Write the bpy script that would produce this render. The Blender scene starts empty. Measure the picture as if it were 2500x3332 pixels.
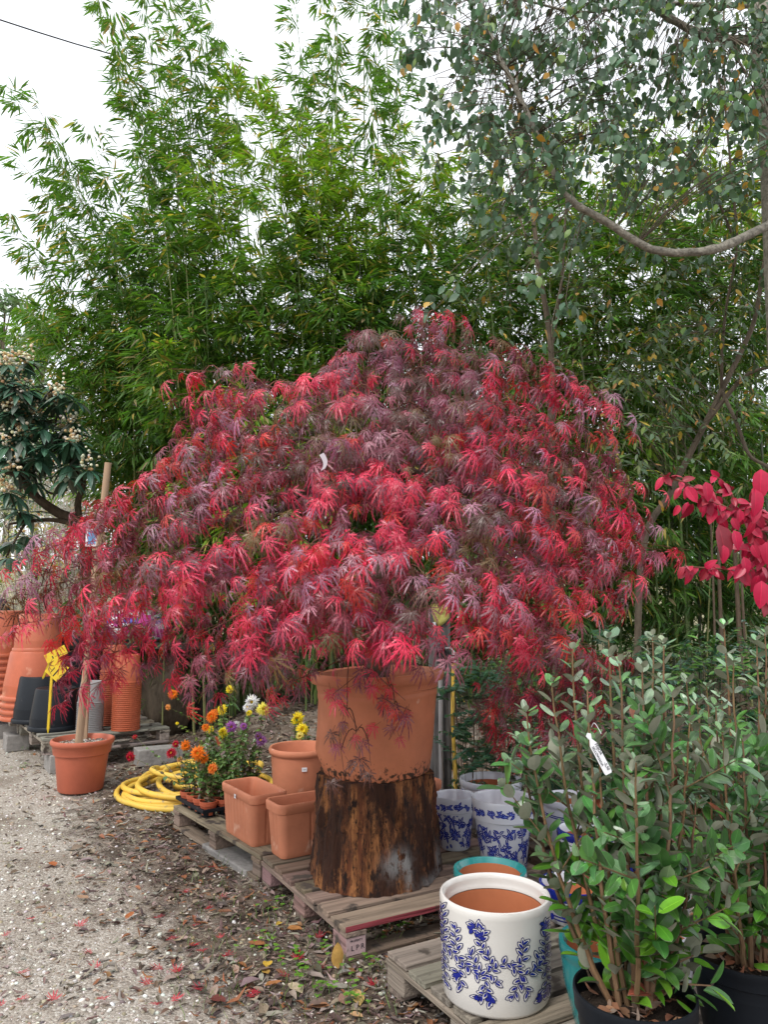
import bpy, math, random
import numpy as np
from mathutils import Vector, Matrix
R = math.radians; PI = math.pi
random.seed(7); rng = np.random.default_rng(7)
scn = bpy.context.scene; C = scn.collection

# ------------------------------------------------------------------ camera
F = 2400.0; PITCH = R(7.1); EYE = 1.5
cd = bpy.data.cameras.new("camera"); cam = bpy.data.objects.new("camera", cd); C.objects.link(cam)
cam.location = (0, 0, EYE); cam.rotation_euler = (R(90) + PITCH, 0, 0)
cd.sensor_fit = 'VERTICAL'; cd.sensor_height = 36; cd.lens = F / 3332 * 36; cd.clip_end = 600; cd.clip_start = .05
scn.camera = cam
# ------------------------------------------------------------------ world, sun, exposure
SUN_EL, SUN_AZ = 52, 215      # azimuth clockwise from +Y: light comes from behind-left of the camera
w = bpy.data.worlds.new("World"); scn.world = w; w.use_nodes = True
nt = w.node_tree; nt.nodes.clear()
wo = nt.nodes.new('ShaderNodeOutputWorld'); bg = nt.nodes.new('ShaderNodeBackground')
sky = nt.nodes.new('ShaderNodeTexSky'); sky.sky_type = 'NISHITA'; sky.sun_disc = False
sky.sun_elevation = R(SUN_EL); sky.sun_rotation = R(SUN_AZ); sky.air_density = 1.2; sky.dust_density = 3
tc = nt.nodes.new('ShaderNodeTexCoord'); ns = nt.nodes.new('ShaderNodeTexNoise')
ns.inputs['Scale'].default_value = 2.2; ns.inputs['Detail'].default_value = 5
mp = nt.nodes.new('ShaderNodeMapping'); mp.inputs['Scale'].default_value = (1, 1, 2.2)
cr = nt.nodes.new('ShaderNodeMapRange'); cr.inputs['From Min'].default_value = .3; cr.inputs['From Max'].default_value = .6
cr.inputs['To Min'].default_value = .86; cr.inputs['To Max'].default_value = .97
mx = nt.nodes.new('ShaderNodeMix'); mx.data_type = 'RGBA'; mx.inputs['B'].default_value = (9.6, 9.9, 10.4, 1)
L = nt.links.new
L(tc.outputs['Generated'], mp.inputs['Vector']); L(mp.outputs[0], ns.inputs['Vector']); L(ns.outputs[0], cr.inputs[0])
L(cr.outputs[0], mx.inputs['Factor']); L(sky.outputs[0], mx.inputs['A']); L(mx.outputs['Result'], bg.inputs['Color'])
bg.inputs['Strength'].default_value = 0.1; L(bg.outputs[0], wo.inputs[0])
sd = bpy.data.lights.new("sun", 'SUN'); sun = bpy.data.objects.new("sun", sd); C.objects.link(sun)
sd.energy = 1.5; sd.angle = R(14); sd.color = (1, .965, .92)
az, el = R(SUN_AZ), R(SUN_EL)
sdir = Vector((math.sin(az) * math.cos(el), math.cos(az) * math.cos(el), math.sin(el)))
sun.rotation_euler = sdir.to_track_quat('Z', 'Y').to_euler(); sun.location = (0, 0, 20)
scn.view_settings.view_transform = 'Standard'; scn.view_settings.look = 'None'
scn.view_settings.exposure = 0.62; scn.view_settings.gamma = 1
scn.render.engine = 'CYCLES'; scn.cycles.max_bounces = 6; scn.cycles.transparent_max_bounces = 4

# ------------------------------------------------------------------ helpers
cp, sp = math.cos(PITCH), math.sin(PITCH)
def at(u, v, Y):
    """point seen at photo pixel (u, v) whose distance along +Y is Y"""
    dx, dy = (u - 1250) / F, -(v - 1666) / F
    d = (dx, cp - sp * dy, sp + cp * dy); t = Y / d[1]
    return np.array((d[0] * t, Y, EYE + d[2] * t))
def ground(u, v, h=0.0):
    dx, dy = (u - 1250) / F, -(v - 1666) / F
    d = (dx, cp - sp * dy, sp + cp * dy); t = (h - EYE) / d[2]
    return np.array((d[0] * t, d[1] * t, h))
def cv(x, Y, h=0.0):
    return ground(1250 + 2400 * x / Y, 1975 + (1.5 - h) * 2400 / Y, h)
U = lambda a, b: random.uniform(a, b)
def link(o, parent=None):
    C.objects.link(o)
    if parent is not None: o.parent = parent
    return o
def thing(name, label, cat, loc=(0, 0, 0), rz=0, group=None):
    o = bpy.data.objects.new(name, None); o.empty_display_size = .1; C.objects.link(o)
    o.location = [float(a) for a in loc]; o.rotation_euler = (0, 0, rz)
    o['label'] = label; o['category'] = cat
    if group: o['group'] = group
    return o
def tag(o, label=None, cat=None, group=None, kind=None):
    if label: o['label'] = label
    if cat: o['category'] = cat
    if group: o['group'] = group
    if kind: o['kind'] = kind
    return o
def rootloc(p):
    v = np.zeros(3)
    while p is not None: v += np.array(p.location); p = p.parent
    return v
def build(name, V, Fc, mats, parent=None, col=None, mid=None, smooth=False, world=False):
    V = np.asarray(V, dtype=np.float32).reshape(-1, 3)
    if world and parent is not None: V = V - rootloc(parent).astype(np.float32)
    me = bpy.data.meshes.new(name)
    if isinstance(Fc, np.ndarray):
        n, k = Fc.shape
        me.vertices.add(len(V)); me.vertices.foreach_set('co', V.ravel())
        me.loops.add(n * k); me.loops.foreach_set('vertex_index', Fc.astype(np.int32).ravel())
        me.polygons.add(n); me.polygons.foreach_set('loop_start', np.arange(0, n * k, k, dtype=np.int32))
        me.update(calc_edges=True)
    else:
        me.from_pydata(V.tolist(), [], Fc)
    if not isinstance(mats, (list, tuple)): mats = [mats]
    for m in mats: me.materials.append(m)
    if mid is not None: me.polygons.foreach_set('material_index', np.asarray(mid, dtype=np.int32))
    if col is not None:
        c4 = np.ones((len(me.polygons), 4), dtype=np.float32); c4[:, :3] = col
        at_ = me.attributes.new('col', 'FLOAT_COLOR', 'FACE'); at_.data.foreach_set('color', c4.ravel())
    if smooth: me.polygons.foreach_set('use_smooth', [True] * len(me.polygons))
    me.update()
    o = bpy.data.objects.new(name, me); return link(o, parent)
class G:
    def __init__(s): s.v = []; s.f = []; s.m = []; s.c = []
    def add(s, V, Fc, m=0, c=(1, 1, 1)):
        k = len(s.v); s.v += [tuple(map(float, p)) for p in V]
        s.f += [tuple(i + k for i in f) for f in Fc]; s.m += [m] * len(Fc); s.c += [c] * len(Fc); return s
    def box(s, a, b, m=0, c=(1, 1, 1), j=0.0):
        V = [(x + U(-j, j), y + U(-j, j), z + U(-j, j)) for z in (a[2], b[2]) for y in (a[1], b[1]) for x in (a[0], b[0])]
        return s.add(V, [(0, 2, 3, 1), (4, 5, 7, 6), (0, 1, 5, 4), (2, 6, 7, 3), (0, 4, 6, 2), (1, 3, 7, 5)], m, c)
    def tube(s, P, r, n=6, m=0, c=(1, 1, 1), cap=True):
        P = [Vector([float(a) for a in p]) for p in P]; k = len(P)
        if not hasattr(r, '__len__'): r = [r] * k
        V = []; up = None
        for i in range(k):
            t = (P[min(i + 1, k - 1)] - P[max(i - 1, 0)])
            t = t.normalized() if t.length > 1e-9 else Vector((0, 0, 1))
            if up is None: up = t.orthogonal().normalized()
            up = (up - t * up.dot(t)); up = up.normalized() if up.length > 1e-6 else t.orthogonal().normalized()
            sd_ = t.cross(up)
            for j in range(n):
                a = 2 * PI * j / n; V.append(P[i] + (up * math.cos(a) + sd_ * math.sin(a)) * r[i])
        Fc = [(i * n + j, i * n + (j + 1) % n, (i + 1) * n + (j + 1) % n, (i + 1) * n + j) for i in range(k - 1) for j in range(n)]
        if cap: Fc += [tuple(range(n - 1, -1, -1)), tuple(range((k - 1) * n, k * n))]
        return s.add(V, Fc, m, c)
    def lathe(s, prof, n=48, m=0, c=(1, 1, 1), o=(0, 0, 0), fn=None, ms=None):
        k0 = len(s.v); V = []
        for i, (r, z) in enumerate(prof):
            for j in range(n):
                a = 2 * PI * j / n; x, y, zz = r * math.cos(a), r * math.sin(a), z
                if fn: x, y, zz = fn(x, y, zz, a)
                V.append((x + o[0], y + o[1], zz + o[2]))
        Fc = []; M = []
        for i in range(len(prof) - 1):
            for j in range(n):
                Fc.append((i * n + j, i * n + (j + 1) % n, (i + 1) * n + (j + 1) % n, (i + 1) * n + j)); M.append(ms[i] if ms else m)
        s.add(V, Fc, m, c); s.m[-len(M):] = M; return s
    def obj(s, name, mats, parent=None, smooth=False, world=False, bevel=0):
        o = build(name, s.v, s.f, mats, parent, col=np.array(s.c, dtype=np.float32), mid=s.m, smooth=smooth, world=world)
        if bevel:
            b = o.modifiers.new('bevel', 'BEVEL'); b.width = bevel; b.segments = 2; b.limit_method = 'ANGLE'
        if smooth:
            try:
                o.data.set_sharp_from_angle(angle=R(42))
            except Exception: pass
        return o
def cloud(name, temps, inst, mat, parent=None, smooth=False, world=True):
    """many small leaves as one triangle mesh. temps: list of (V, tri F[, facecol]); inst: dict of arrays P,D,N,S(3),C,T"""
    P = np.array(inst['P'], float); D = np.array(inst['D'], float); N = np.array(inst['N'], float)
    S = np.array(inst['S'], float); Cc = np.array(inst['C'], float); T = np.array(inst['T'], int)
    if S.ndim == 1: S = np.repeat(S[:, None], 3, 1)
    D /= np.linalg.norm(D, axis=1, keepdims=True) + 1e-9
    X = np.cross(D, N); X /= np.linalg.norm(X, axis=1, keepdims=True) + 1e-9
    Z = np.cross(X, D)
    VV = []; FF = []; CC = []; MM = []; k = 0
    for t, tm in enumerate(temps):
        V, Fc = np.asarray(tm[0], float), np.asarray(tm[1], int)
        sh = np.asarray(tm[2], float) if len(tm) > 2 else np.ones((len(Fc), 3))
        ix = np.where(T == t)[0]; n = len(ix)
        if not n: continue
        v = V[None] * S[ix][:, None, :]
        Wv = P[ix][:, None] + v[..., 0:1] * X[ix][:, None] + v[..., 1:2] * D[ix][:, None] + v[..., 2:3] * Z[ix][:, None]
        VV.append(Wv.reshape(-1, 3))
        FF.append((Fc[None] + (np.arange(n) * len(V))[:, None, None] + k).reshape(-1, 3))
        CC.append((Cc[ix][:, None] * sh[None]).reshape(-1, 3)); k += n * len(V)
        MM.append(np.tile(np.asarray(tm[3], int) if len(tm) > 3 else np.zeros(len(Fc), int), n))
    return build(name, np.concatenate(VV), np.concatenate(FF), mat, parent, col=np.concatenate(CC), mid=np.concatenate(MM), smooth=smooth, world=world)
class Inst(dict):
    def __init__(s): super().__init__(P=[], D=[], N=[], S=[], C=[], T=[])
    def put(s, p, d, n, sc, c, t=0):
        s['P'].append(p); s['D'].append(d); s['N'].append(n); s['S'].append(sc if hasattr(sc, '__len__') else (sc,) * 3); s['C'].append(c); s['T'].append(t)
def prisms(name, segs, mat, parent, world=True, c=(1, 1, 1)):
    """segs: list of (p0, p1, radius): thin twigs as 3-sided tapered prisms"""
    A = np.array([q[0] for q in segs], float); B = np.array([q[1] for q in segs], float); r = np.array([q[2] for q in segs], float)[:, None]
    D = B - A; D /= np.linalg.norm(D, axis=1, keepdims=True) + 1e-9
    h = np.where(np.abs(D[:, 2:3]) < .9, np.array([[0, 0, 1.]]), np.array([[1., 0, 0]]))
    X = np.cross(D, h); X /= np.linalg.norm(X, axis=1, keepdims=True); Y = np.cross(D, X)
    V = []
    for base, rr in ((A, r), (B, r * .75)):
        for j in range(3):
            a = 2 * PI * j / 3; V.append(base + (X * math.cos(a) + Y * math.sin(a)) * rr)
    V = np.stack(V, 1); n = len(A)
    Fq = np.array([(0, 1, 4, 3), (1, 2, 5, 4), (2, 0, 3, 5)])
    Fc = (Fq[None] + (np.arange(n) * 6)[:, None, None]).reshape(-1, 4)
    return build(name, V.reshape(-1, 3), Fc, mat, parent, col=np.tile(np.array(c, float), (len(Fc), 1)), world=world)
def copy_tree(o, parent=None):
    c = o.copy(); C.objects.link(c); c.parent = parent
    for ch in list(o.children): copy_tree(ch, c)
    return c
def jit(c, a=.15):
    k = 1 + U(-a, a); return tuple(max(0, x * k * (1 + U(-a, a) * .4)) for x in c)
def nrm(v): v = np.asarray(v, float); return v / (np.linalg.norm(v) + 1e-9)
def bez(p0, p1, p2, n): return [(1 - t) ** 2 * np.array(p0) + 2 * t * (1 - t) * np.array(p1) + t * t * np.array(p2) for t in np.linspace(0, 1, n)]
def poly(P, n=8):
    """catmull-rom through points"""
    P = [np.array(p, float) for p in P]; Q = [2 * P[0] - P[1]] + P + [2 * P[-1] - P[-2]]; o = []
    for i in range(1, len(Q) - 2):
        for t in np.linspace(0, 1, n, endpoint=False):
            a, b, c, d = Q[i - 1], Q[i], Q[i + 1], Q[i + 2]
            o.append(.5 * (2 * b + (c - a) * t + (2 * a - 5 * b + 4 * c - d) * t * t + (3 * b - a - 3 * c + d) * t ** 3))
    return o + [P[-1]]
def inpoly(x, y, pg):
    r = False; n = len(pg)
    for i in range(n):
        x1, y1 = pg[i]; x2, y2 = pg[(i + 1) % n]
        if (y1 > y) != (y2 > y) and x < (x2 - x1) * (y - y1) / (y2 - y1) + x1: r = not r
    return r

# ------------------------------------------------------------------ materials
def mat(name, col=(.5, .5, .5), rough=.7, spec=.4, attr=False, noise=0, nscale=8, stretch=(1, 1, 1), dark=None, bump=0, bscale=None, trans=0, transcol=None, detail=6, spots=None, coat=0):
    m = bpy.data.materials.new(name); m.use_nodes = True; t = m.node_tree; n = t.nodes; l = t.links.new
    b = n['Principled BSDF']; b.inputs['Roughness'].default_value = rough; b.inputs['Specular IOR Level'].default_value = spec
    if coat: b.inputs['Coat Weight'].default_value = coat; b.inputs['Coat Roughness'].default_value = .12
    out = None
    def mixc(fac, A, B, mode='MIX'):
        x = n.new('ShaderNodeMix'); x.data_type = 'RGBA'; x.blend_type = mode
        for k, v in (('Factor', fac), ('A', A), ('B', B)):
            if isinstance(v, bpy.types.NodeSocket): l(v, x.inputs[k])
            elif k == 'Factor': x.inputs[k].default_value = v
            else: x.inputs[k].default_value = (*v, 1)
        return x.outputs['Result']
    c = n.new('ShaderNodeRGB'); c.outputs[0].default_value = (*col, 1); cur = c.outputs[0]
    if attr:
        a = n.new('ShaderNodeAttribute'); a.attribute_name = 'col'; cur = mixc(1.0, cur, a.outputs['Color'], 'MULTIPLY')
    tcn = n.new('ShaderNodeTexCoord'); mpn = n.new('ShaderNodeMapping'); mpn.inputs['Scale'].default_value = stretch; l(tcn.outputs['Object'], mpn.inputs[0])
    if noise:
        nz = n.new('ShaderNodeTexNoise'); nz.inputs['Scale'].default_value = nscale; nz.inputs['Detail'].default_value = detail; nz.inputs['Roughness'].default_value = .65; l(mpn.outputs[0], nz.inputs['Vector'])
        rp = n.new('ShaderNodeMapRange'); rp.inputs['From Min'].default_value = .35; rp.inputs['From Max'].default_value = .68; rp.inputs['To Max'].default_value = noise; l(nz.outputs[0], rp.inputs[0])
        dk = dark if dark else tuple(x * .45 for x in (1, 1, 1))
        if dark: cur = mixc(rp.outputs[0], cur, dark)
        else: cur = mixc(rp.outputs[0], cur, dk, 'MULTIPLY')
    if spots:
        (sc, thr, scol) = spots
        nz = n.new('ShaderNodeTexNoise'); nz.inputs['Scale'].default_value = sc; nz.inputs['Detail'].default_value = 8; l(tcn.outputs['Object'], nz.inputs['Vector'])
        rp = n.new('ShaderNodeMapRange'); rp.inputs['From Min'].default_value = thr; rp.inputs['From Max'].default_value = thr + .07; l(nz.outputs[0], rp.inputs[0])
        cur = mixc(rp.outputs[0], cur, scol)
    l(cur, b.inputs['Base Color'])
    if bump:
        nb = n.new('ShaderNodeTexNoise'); nb.inputs['Scale'].default_value = bscale or nscale * 3; nb.inputs['Detail'].default_value = 6; l(mpn.outputs[0], nb.inputs['Vector'])
        bp = n.new('ShaderNodeBump'); bp.inputs['Strength'].default_value = bump; bp.inputs['Distance'].default_value = .01; l(nb.outputs[0], bp.inputs['Height']); l(bp.outputs[0], b.inputs['Normal'])
    if trans:
        tr = n.new('ShaderNodeBsdfTranslucent'); ms = n.new('ShaderNodeMixShader'); ms.inputs[0].default_value = trans
        if transcol: l(mixc(1.0, cur, transcol, 'MULTIPLY'), tr.inputs[0])
        else: l(cur, tr.inputs[0])
        l(b.outputs[0], ms.inputs[1]); l(tr.outputs[0], ms.inputs[2]); l(ms.outputs[0], n['Material Output'].inputs[0])
    return m
M = {}
M['maple'] = mat('maple_leaf', (1, 1, 1), .38, .65, attr=True, trans=.22, transcol=(1.5, 1.1, 1.0))
M['bamboo_leaf'] = mat('bamboo_leaf', (1, 1, 1), .45, .45, attr=True, trans=.38, transcol=(1.35, 1.5, .6))
M['tree_leaf'] = mat('tree_leaf', (1, 1, 1), .42, .5, attr=True, trans=.18, transcol=(1.2, 1.4, .7))
M['leaf'] = mat('green_leaf', (1, 1, 1), .30, .6, attr=True, trans=.15, transcol=(1.2, 1.4, .6), noise=.35, nscale=40)
M['leaf_under'] = mat('leaf_underside', (1, 1, 1), .85, .2, attr=True, noise=.25, nscale=60)
M['dry'] = mat('dry_leaf', (1, 1, 1), .65, .35, attr=True, trans=.1, noise=.5, nscale=60)
M['culm'] = mat('bamboo_culm', (1, 1, 1), .45, .4, attr=True, noise=.4, nscale=6)
M['bark'] = mat('bark', (.16, .125, .09), .85, .2, attr=True, noise=.8, nscale=20, stretch=(1, 1, .3), bump=.6, bscale=60)
M['bark_pale'] = mat('pale_bark', (.36, .33, .27), .8, .25, noise=.9, nscale=30, bump=.9, bscale=70, dark=(.11, .10, .08))
M['twig'] = mat('twig', (.12, .075, .05), .8, .2, attr=True)
M['terra'] = mat('terracotta_plastic', (.58, .20, .10), .5, .35, attr=True, noise=.45, nscale=4, bump=.08, bscale=90, spots=(11, .68, (.62, .33, .22)))
M['terra_small'] = mat('red_terracotta_plastic', (.47, .125, .07), .5, .35, attr=True, noise=.3, nscale=6, bump=.05, bscale=90)
M['terra_clay'] = mat('terracotta_clay', (.62, .235, .13), .62, .3, attr=True, noise=.45, nscale=4, bump=.1, bscale=120, spots=(9, .64, (.66, .36, .25)))
M['terra_in'] = mat('bare_clay', (.47, .165, .075), .8, .2, noise=.2, nscale=10)
M['orange'] = mat('orange_plastic', (.50, .125, .058), .45, .4, attr=True, noise=.4, nscale=6, spots=(5, .64, (.54, .22, .13)))
M['black'] = mat('black_plastic', (.010, .013, .018), .48, .25, attr=True, noise=.4, nscale=7, spots=(9, .68, (.055, .055, .055)))
M['grey'] = mat('grey_plastic', (.30, .29, .29), .5, .4, attr=True, noise=.2, nscale=9)
M['glaze'] = mat('white_glaze', (.66, .64, .60), .2, .5, noise=.12, nscale=5, coat=.4, dark=(.54, .50, .45), spots=(22, .735, (.5, .45, .38)))
M['glaze_cool'] = mat('cool_white_glaze', (.60, .62, .68), .18, .5, coat=.4)
M['blue'] = mat('cobalt_glaze', (.012, .022, .26), .2, .5, coat=.4, noise=.5, nscale=60)
M['blue_line'] = mat('dark_blue_line', (.01, .014, .10), .25, .5)
M['blue_pale'] = mat('pale_blue_brush', (.16, .22, .62), .2, .5, coat=.4)
M['teal'] = mat('teal_glaze', (.02, .23, .225), .22, .5, coat=.4, noise=.5, nscale=6, dark=(.01, .15, .16))
M['soil'] = mat('potting_soil', (.035, .026, .02), .95, .1, noise=.6, nscale=60, bump=1, bscale=90, spots=(70, .64, (.16, .12, .09)))
M['woodx'] = mat('pallet_wood_x', (1, 1, 1), .85, .2, attr=True, noise=1.0, nscale=26, stretch=(.07, 1.4, 1.4), bump=.8, bscale=50, spots=(9, .57, (.075, .06, .05)))
M['woody'] = mat('pallet_wood_y', (1, 1, 1), .85, .2, attr=True, noise=1.0, nscale=26, stretch=(1.4, .07, 1.4), bump=.8, bscale=50, spots=(9, .57, (.075, .06, .05)))
M['stake'] = mat('stake_wood', (.42, .28, .18), .8, .2, noise=.7, nscale=18, stretch=(1, 1, .08), dark=(.22, .16, .11), bump=.4)
M['postwood'] = mat('post_wood', (.20, .195, .19), .9, .15, noise=.9, nscale=22, stretch=(1, 1, .12), dark=(.055, .055, .055), bump=.8)
M['yellow'] = mat('yellow_plastic', (.75, .52, .03), .45, .4, attr=True, noise=.2, nscale=30)
M['hose'] = mat('yellow_hose', (.72, .47, .07), .5, .35, noise=.35, nscale=7, dark=(.48, .33, .10), spots=(18, .60, (.28, .22, .12)))
M['concrete'] = mat('concrete', (.33, .31, .29), .95, .15, noise=.6, nscale=15, bump=.5)
M['metal'] = mat('tap_metal', (.4, .4, .4), .3, .6); M['metal'].node_tree.nodes['Principled BSDF'].inputs['Metallic'].default_value = .9
M['black_fit'] = mat('black_fitting', (.012, .012, .013), .45, .4)
M['green_pl'] = mat('green_plastic', (.02, .35, .10), .4, .4)
M['cloth'] = mat('yellow_cloth', (.62, .60, .18), .9, .1, noise=.2, nscale=20)
M['white'] = mat('white_plastic', (.78, .78, .80), .45, .4)
M['ink'] = mat('black_ink', (.02, .02, .03), .6, .2)
M['tarp'] = mat('black_tarp', (.02, .02, .022), .4, .45, noise=.3, nscale=9)
M['petal'] = mat('petal', (1, 1, 1), .6, .2, attr=True, trans=.25)
M['pebble'] = mat('pebble', (1, 1, 1), .75, .3, attr=True, noise=.3, nscale=70)
M['red_leaf'] = mat('red_shrub_leaf', (1, 1, 1), .4, .45, attr=True, trans=.12, noise=.3, nscale=60)
M['cable'] = mat('cable', (.01, .01, .012), .5, .3)
M['loq'] = mat('loquat_leaf', (1, 1, 1), .42, .5, attr=True, trans=.08)
def stump_mat():
    m = bpy.data.materials.new('stump_wood'); m.use_nodes = True; t = m.node_tree; n = t.nodes; l = t.links.new; b = n['Principled BSDF']
    b.inputs['Roughness'].default_value = .75; b.inputs['Specular IOR Level'].default_value = .35
    tcn = n.new('ShaderNodeTexCoord')
    def noise(sc, st, det=8, lo=.4, hi=.6):
        mp_ = n.new('ShaderNodeMapping'); mp_.inputs['Scale'].default_value = st; l(tcn.outputs['Object'], mp_.inputs[0])
        z = n.new('ShaderNodeTexNoise'); z.inputs['Scale'].default_value = sc; z.inputs['Detail'].default_value = det; z.inputs['Roughness'].default_value = .7; l(mp_.outputs[0], z.inputs['Vector'])
        r_ = n.new('ShaderNodeMapRange'); r_.inputs['From Min'].default_value = lo; r_.inputs['From Max'].default_value = hi; l(z.outputs[0], r_.inputs[0]); return r_.outputs[0]
    def mix(f, A, B):
        x = n.new('ShaderNodeMix'); x.data_type = 'RGBA'; l(f, x.inputs['Factor'])
        for k, v in (('A', A), ('B', B)):
            if isinstance(v, tuple): x.inputs[k].default_value = (*v, 1)
            else: l(v, x.inputs[k])
        return x.outputs['Result']
    c = mix(noise(26, (1, 1, .09), lo=.40, hi=.58), (.60, .25, .085), (.21, .065, .025))
    c = mix(noise(6, (1, 1, .4), det=12, lo=.45, hi=.54), c, (.075, .027, .013))
    c = mix(noise(60, (1, 1, .15), lo=.54, hi=.62), c, (.040, .015, .009))
    c = mix(noise(28, (1, 1, .5), lo=.52, hi=.62), c, (.028, .013, .009))
    a = n.new('ShaderNodeAttribute'); a.attribute_name = 'white'
    nz = noise(26, (1, 1, .8), lo=.40, hi=.5); mu = n.new('ShaderNodeMath'); mu.operation = 'MULTIPLY'; l(nz, mu.inputs[0]); l(a.outputs['Fac'], mu.inputs[1])
    c = mix(mu.outputs[0], c, (.42, .40, .39)); l(c, b.inputs['Base Color'])
    bp = n.new('ShaderNodeBump'); bp.inputs['Strength'].default_value = 1; bp.inputs['Distance'].default_value = .035; l(noise(34, (1, 1, .14), det=12, lo=.3, hi=.7), bp.inputs['Height']); l(bp.outputs[0], b.inputs['Normal'])
    return m
M['stump'] = stump_mat()
def ground_mat():
    m = bpy.data.materials.new('ground_mix'); m.use_nodes = True; t = m.node_tree; n = t.nodes; l = t.links.new; b = n['Principled BSDF']
    b.inputs['Roughness'].default_value = .92; b.inputs['Specular IOR Level'].default_value = .15
    tcn = n.new('ShaderNodeTexCoord')
    def noise(sc, det=6, lo=.3, hi=.7):
        z = n.new('ShaderNodeTexNoise'); z.inputs['Scale'].default_value = sc; z.inputs['Detail'].default_value = det; z.inputs['Roughness'].default_value = .65; l(tcn.outputs['Object'], z.inputs['Vector'])
        r_ = n.new('ShaderNodeMapRange'); r_.inputs['From Min'].default_value = lo; r_.inputs['From Max'].default_value = hi; l(z.outputs[0], r_.inputs[0]); return r_.outputs[0]
    def mix(f, A, B, mode='MIX'):
        x = n.new('ShaderNodeMix'); x.data_type = 'RGBA'; x.blend_type = mode
        if isinstance(f, float): x.inputs['Factor'].default_value = f
        else: l(f, x.inputs['Factor'])
        for k, v in (('A', A), ('B', B)):
            if isinstance(v, tuple): x.inputs[k].default_value = (*v, 1)
            else: l(v, x.inputs[k])
        return x.outputs['Result']
    vo = n.new('ShaderNodeTexVoronoi'); vo.inputs['Scale'].default_value = 85; l(tcn.outputs['Object'], vo.inputs['Vector'])
    sep = n.new('ShaderNodeSeparateColor'); l(vo.outputs['Color'], sep.inputs[0])
    cr_ = n.new('ShaderNodeValToRGB'); l(sep.outputs[0], cr_.inputs[0]); e = cr_.color_ramp.elements
    e[0].color = (.23, .19, .155, 1); e[1].color = (.80, .78, .73, 1); e[1].position = 1
    x = e.new(.45); x.color = (.44, .39, .33, 1); x = e.new(.8); x.color = (.58, .54, .47, 1)
    grav = mix(noise(220, 3), cr_.outputs[0], (.40, .35, .295))
    grav = mix(noise(1.6, 6, .50, .70), grav, (.23, .185, .145))
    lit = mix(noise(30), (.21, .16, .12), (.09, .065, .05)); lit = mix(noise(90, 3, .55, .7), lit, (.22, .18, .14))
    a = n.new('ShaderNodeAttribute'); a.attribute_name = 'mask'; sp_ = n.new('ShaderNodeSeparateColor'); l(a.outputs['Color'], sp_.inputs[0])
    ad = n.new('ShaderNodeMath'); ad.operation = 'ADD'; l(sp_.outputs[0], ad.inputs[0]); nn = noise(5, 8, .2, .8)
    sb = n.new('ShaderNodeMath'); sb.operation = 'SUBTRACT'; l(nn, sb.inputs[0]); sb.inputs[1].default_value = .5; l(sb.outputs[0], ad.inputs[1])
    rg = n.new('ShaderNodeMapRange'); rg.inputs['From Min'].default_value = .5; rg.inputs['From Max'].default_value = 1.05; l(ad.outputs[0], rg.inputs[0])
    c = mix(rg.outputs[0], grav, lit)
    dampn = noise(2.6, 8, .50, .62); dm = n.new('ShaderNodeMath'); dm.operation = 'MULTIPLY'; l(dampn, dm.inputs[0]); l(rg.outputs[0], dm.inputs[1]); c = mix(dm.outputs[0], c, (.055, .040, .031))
    straw = mix(noise(6), (.42, .37, .25), (.22, .22, .11)); c = mix(sp_.outputs[1], c, straw)
    l(c, b.inputs['Base Color'])
    bp = n.new('ShaderNodeBump'); bp.inputs['Strength'].default_value = .7; bp.inputs['Distance'].default_value = .012
    su = n.new('ShaderNodeMath'); su.operation = 'SUBTRACT'; l(noise(60), su.inputs[0]); l(vo.outputs['Distance'], su.inputs[1]); l(su.outputs[0], bp.inputs['Height']); l(bp.outputs[0], b.inputs['Normal'])
    return m
M['ground'] = ground_mat()

# ------------------------------------------------------------------ ground
def sstep(a, b, x): t = np.clip((x - a) / (b - a), 0, 1); return t * t * (3 - 2 * t)
def gh(x, y):
    x = np.asarray(x, float); y = np.asarray(y, float)
    z = .36 * sstep(6.6, 8.8, y) * sstep(-2.4, -1.2, x)
    z = z + 2.3 * sstep(12, 24, y) + .25 * sstep(9, 12, y)
    z = z + .014 * np.sin(x * 2.3 + 1) * np.sin(y * 1.7) + .006 * np.sin(x * 9 + y * 4) * np.sin(y * 7)
    return z
LP = [(-2.3, 6.9), (-1.55, 5.15), (-.75, 4.05), (-.25, 3.1), (.05, 2.75), (.35, 2.1), (.6, 1.2)]   # left edge of the pallets
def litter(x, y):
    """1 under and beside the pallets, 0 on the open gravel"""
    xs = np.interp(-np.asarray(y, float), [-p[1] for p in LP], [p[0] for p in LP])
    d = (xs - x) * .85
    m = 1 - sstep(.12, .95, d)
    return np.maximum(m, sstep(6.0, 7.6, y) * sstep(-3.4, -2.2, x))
def ground_obj():
    xs = np.concatenate([-np.geomspace(200, 4.2, 26), np.arange(-4, 4.01, .06), np.geomspace(4.2, 200, 26)])
    ys = np.concatenate([-np.geomspace(60, .6, 10), np.arange(-.5, 9, .06), np.geomspace(9.05, 260, 50)])
    X, Y = np.meshgrid(xs, ys); Z = gh(X, Y); V = np.stack([X, Y, Z], -1).reshape(-1, 3)
    nx, ny = len(xs), len(ys); i = np.arange(ny - 1)[:, None] * nx + np.arange(nx - 1)[None]; i = i.ravel()
    Fc = np.stack([i, i + 1, i + nx + 1, i + nx], 1)
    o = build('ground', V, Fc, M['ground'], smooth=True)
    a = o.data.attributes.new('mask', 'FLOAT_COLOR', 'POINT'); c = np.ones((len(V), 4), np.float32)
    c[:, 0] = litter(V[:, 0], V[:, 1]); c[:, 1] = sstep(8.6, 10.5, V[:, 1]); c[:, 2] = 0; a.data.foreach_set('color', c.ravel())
    tag(o, kind='structure'); return o
ground_obj()

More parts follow.
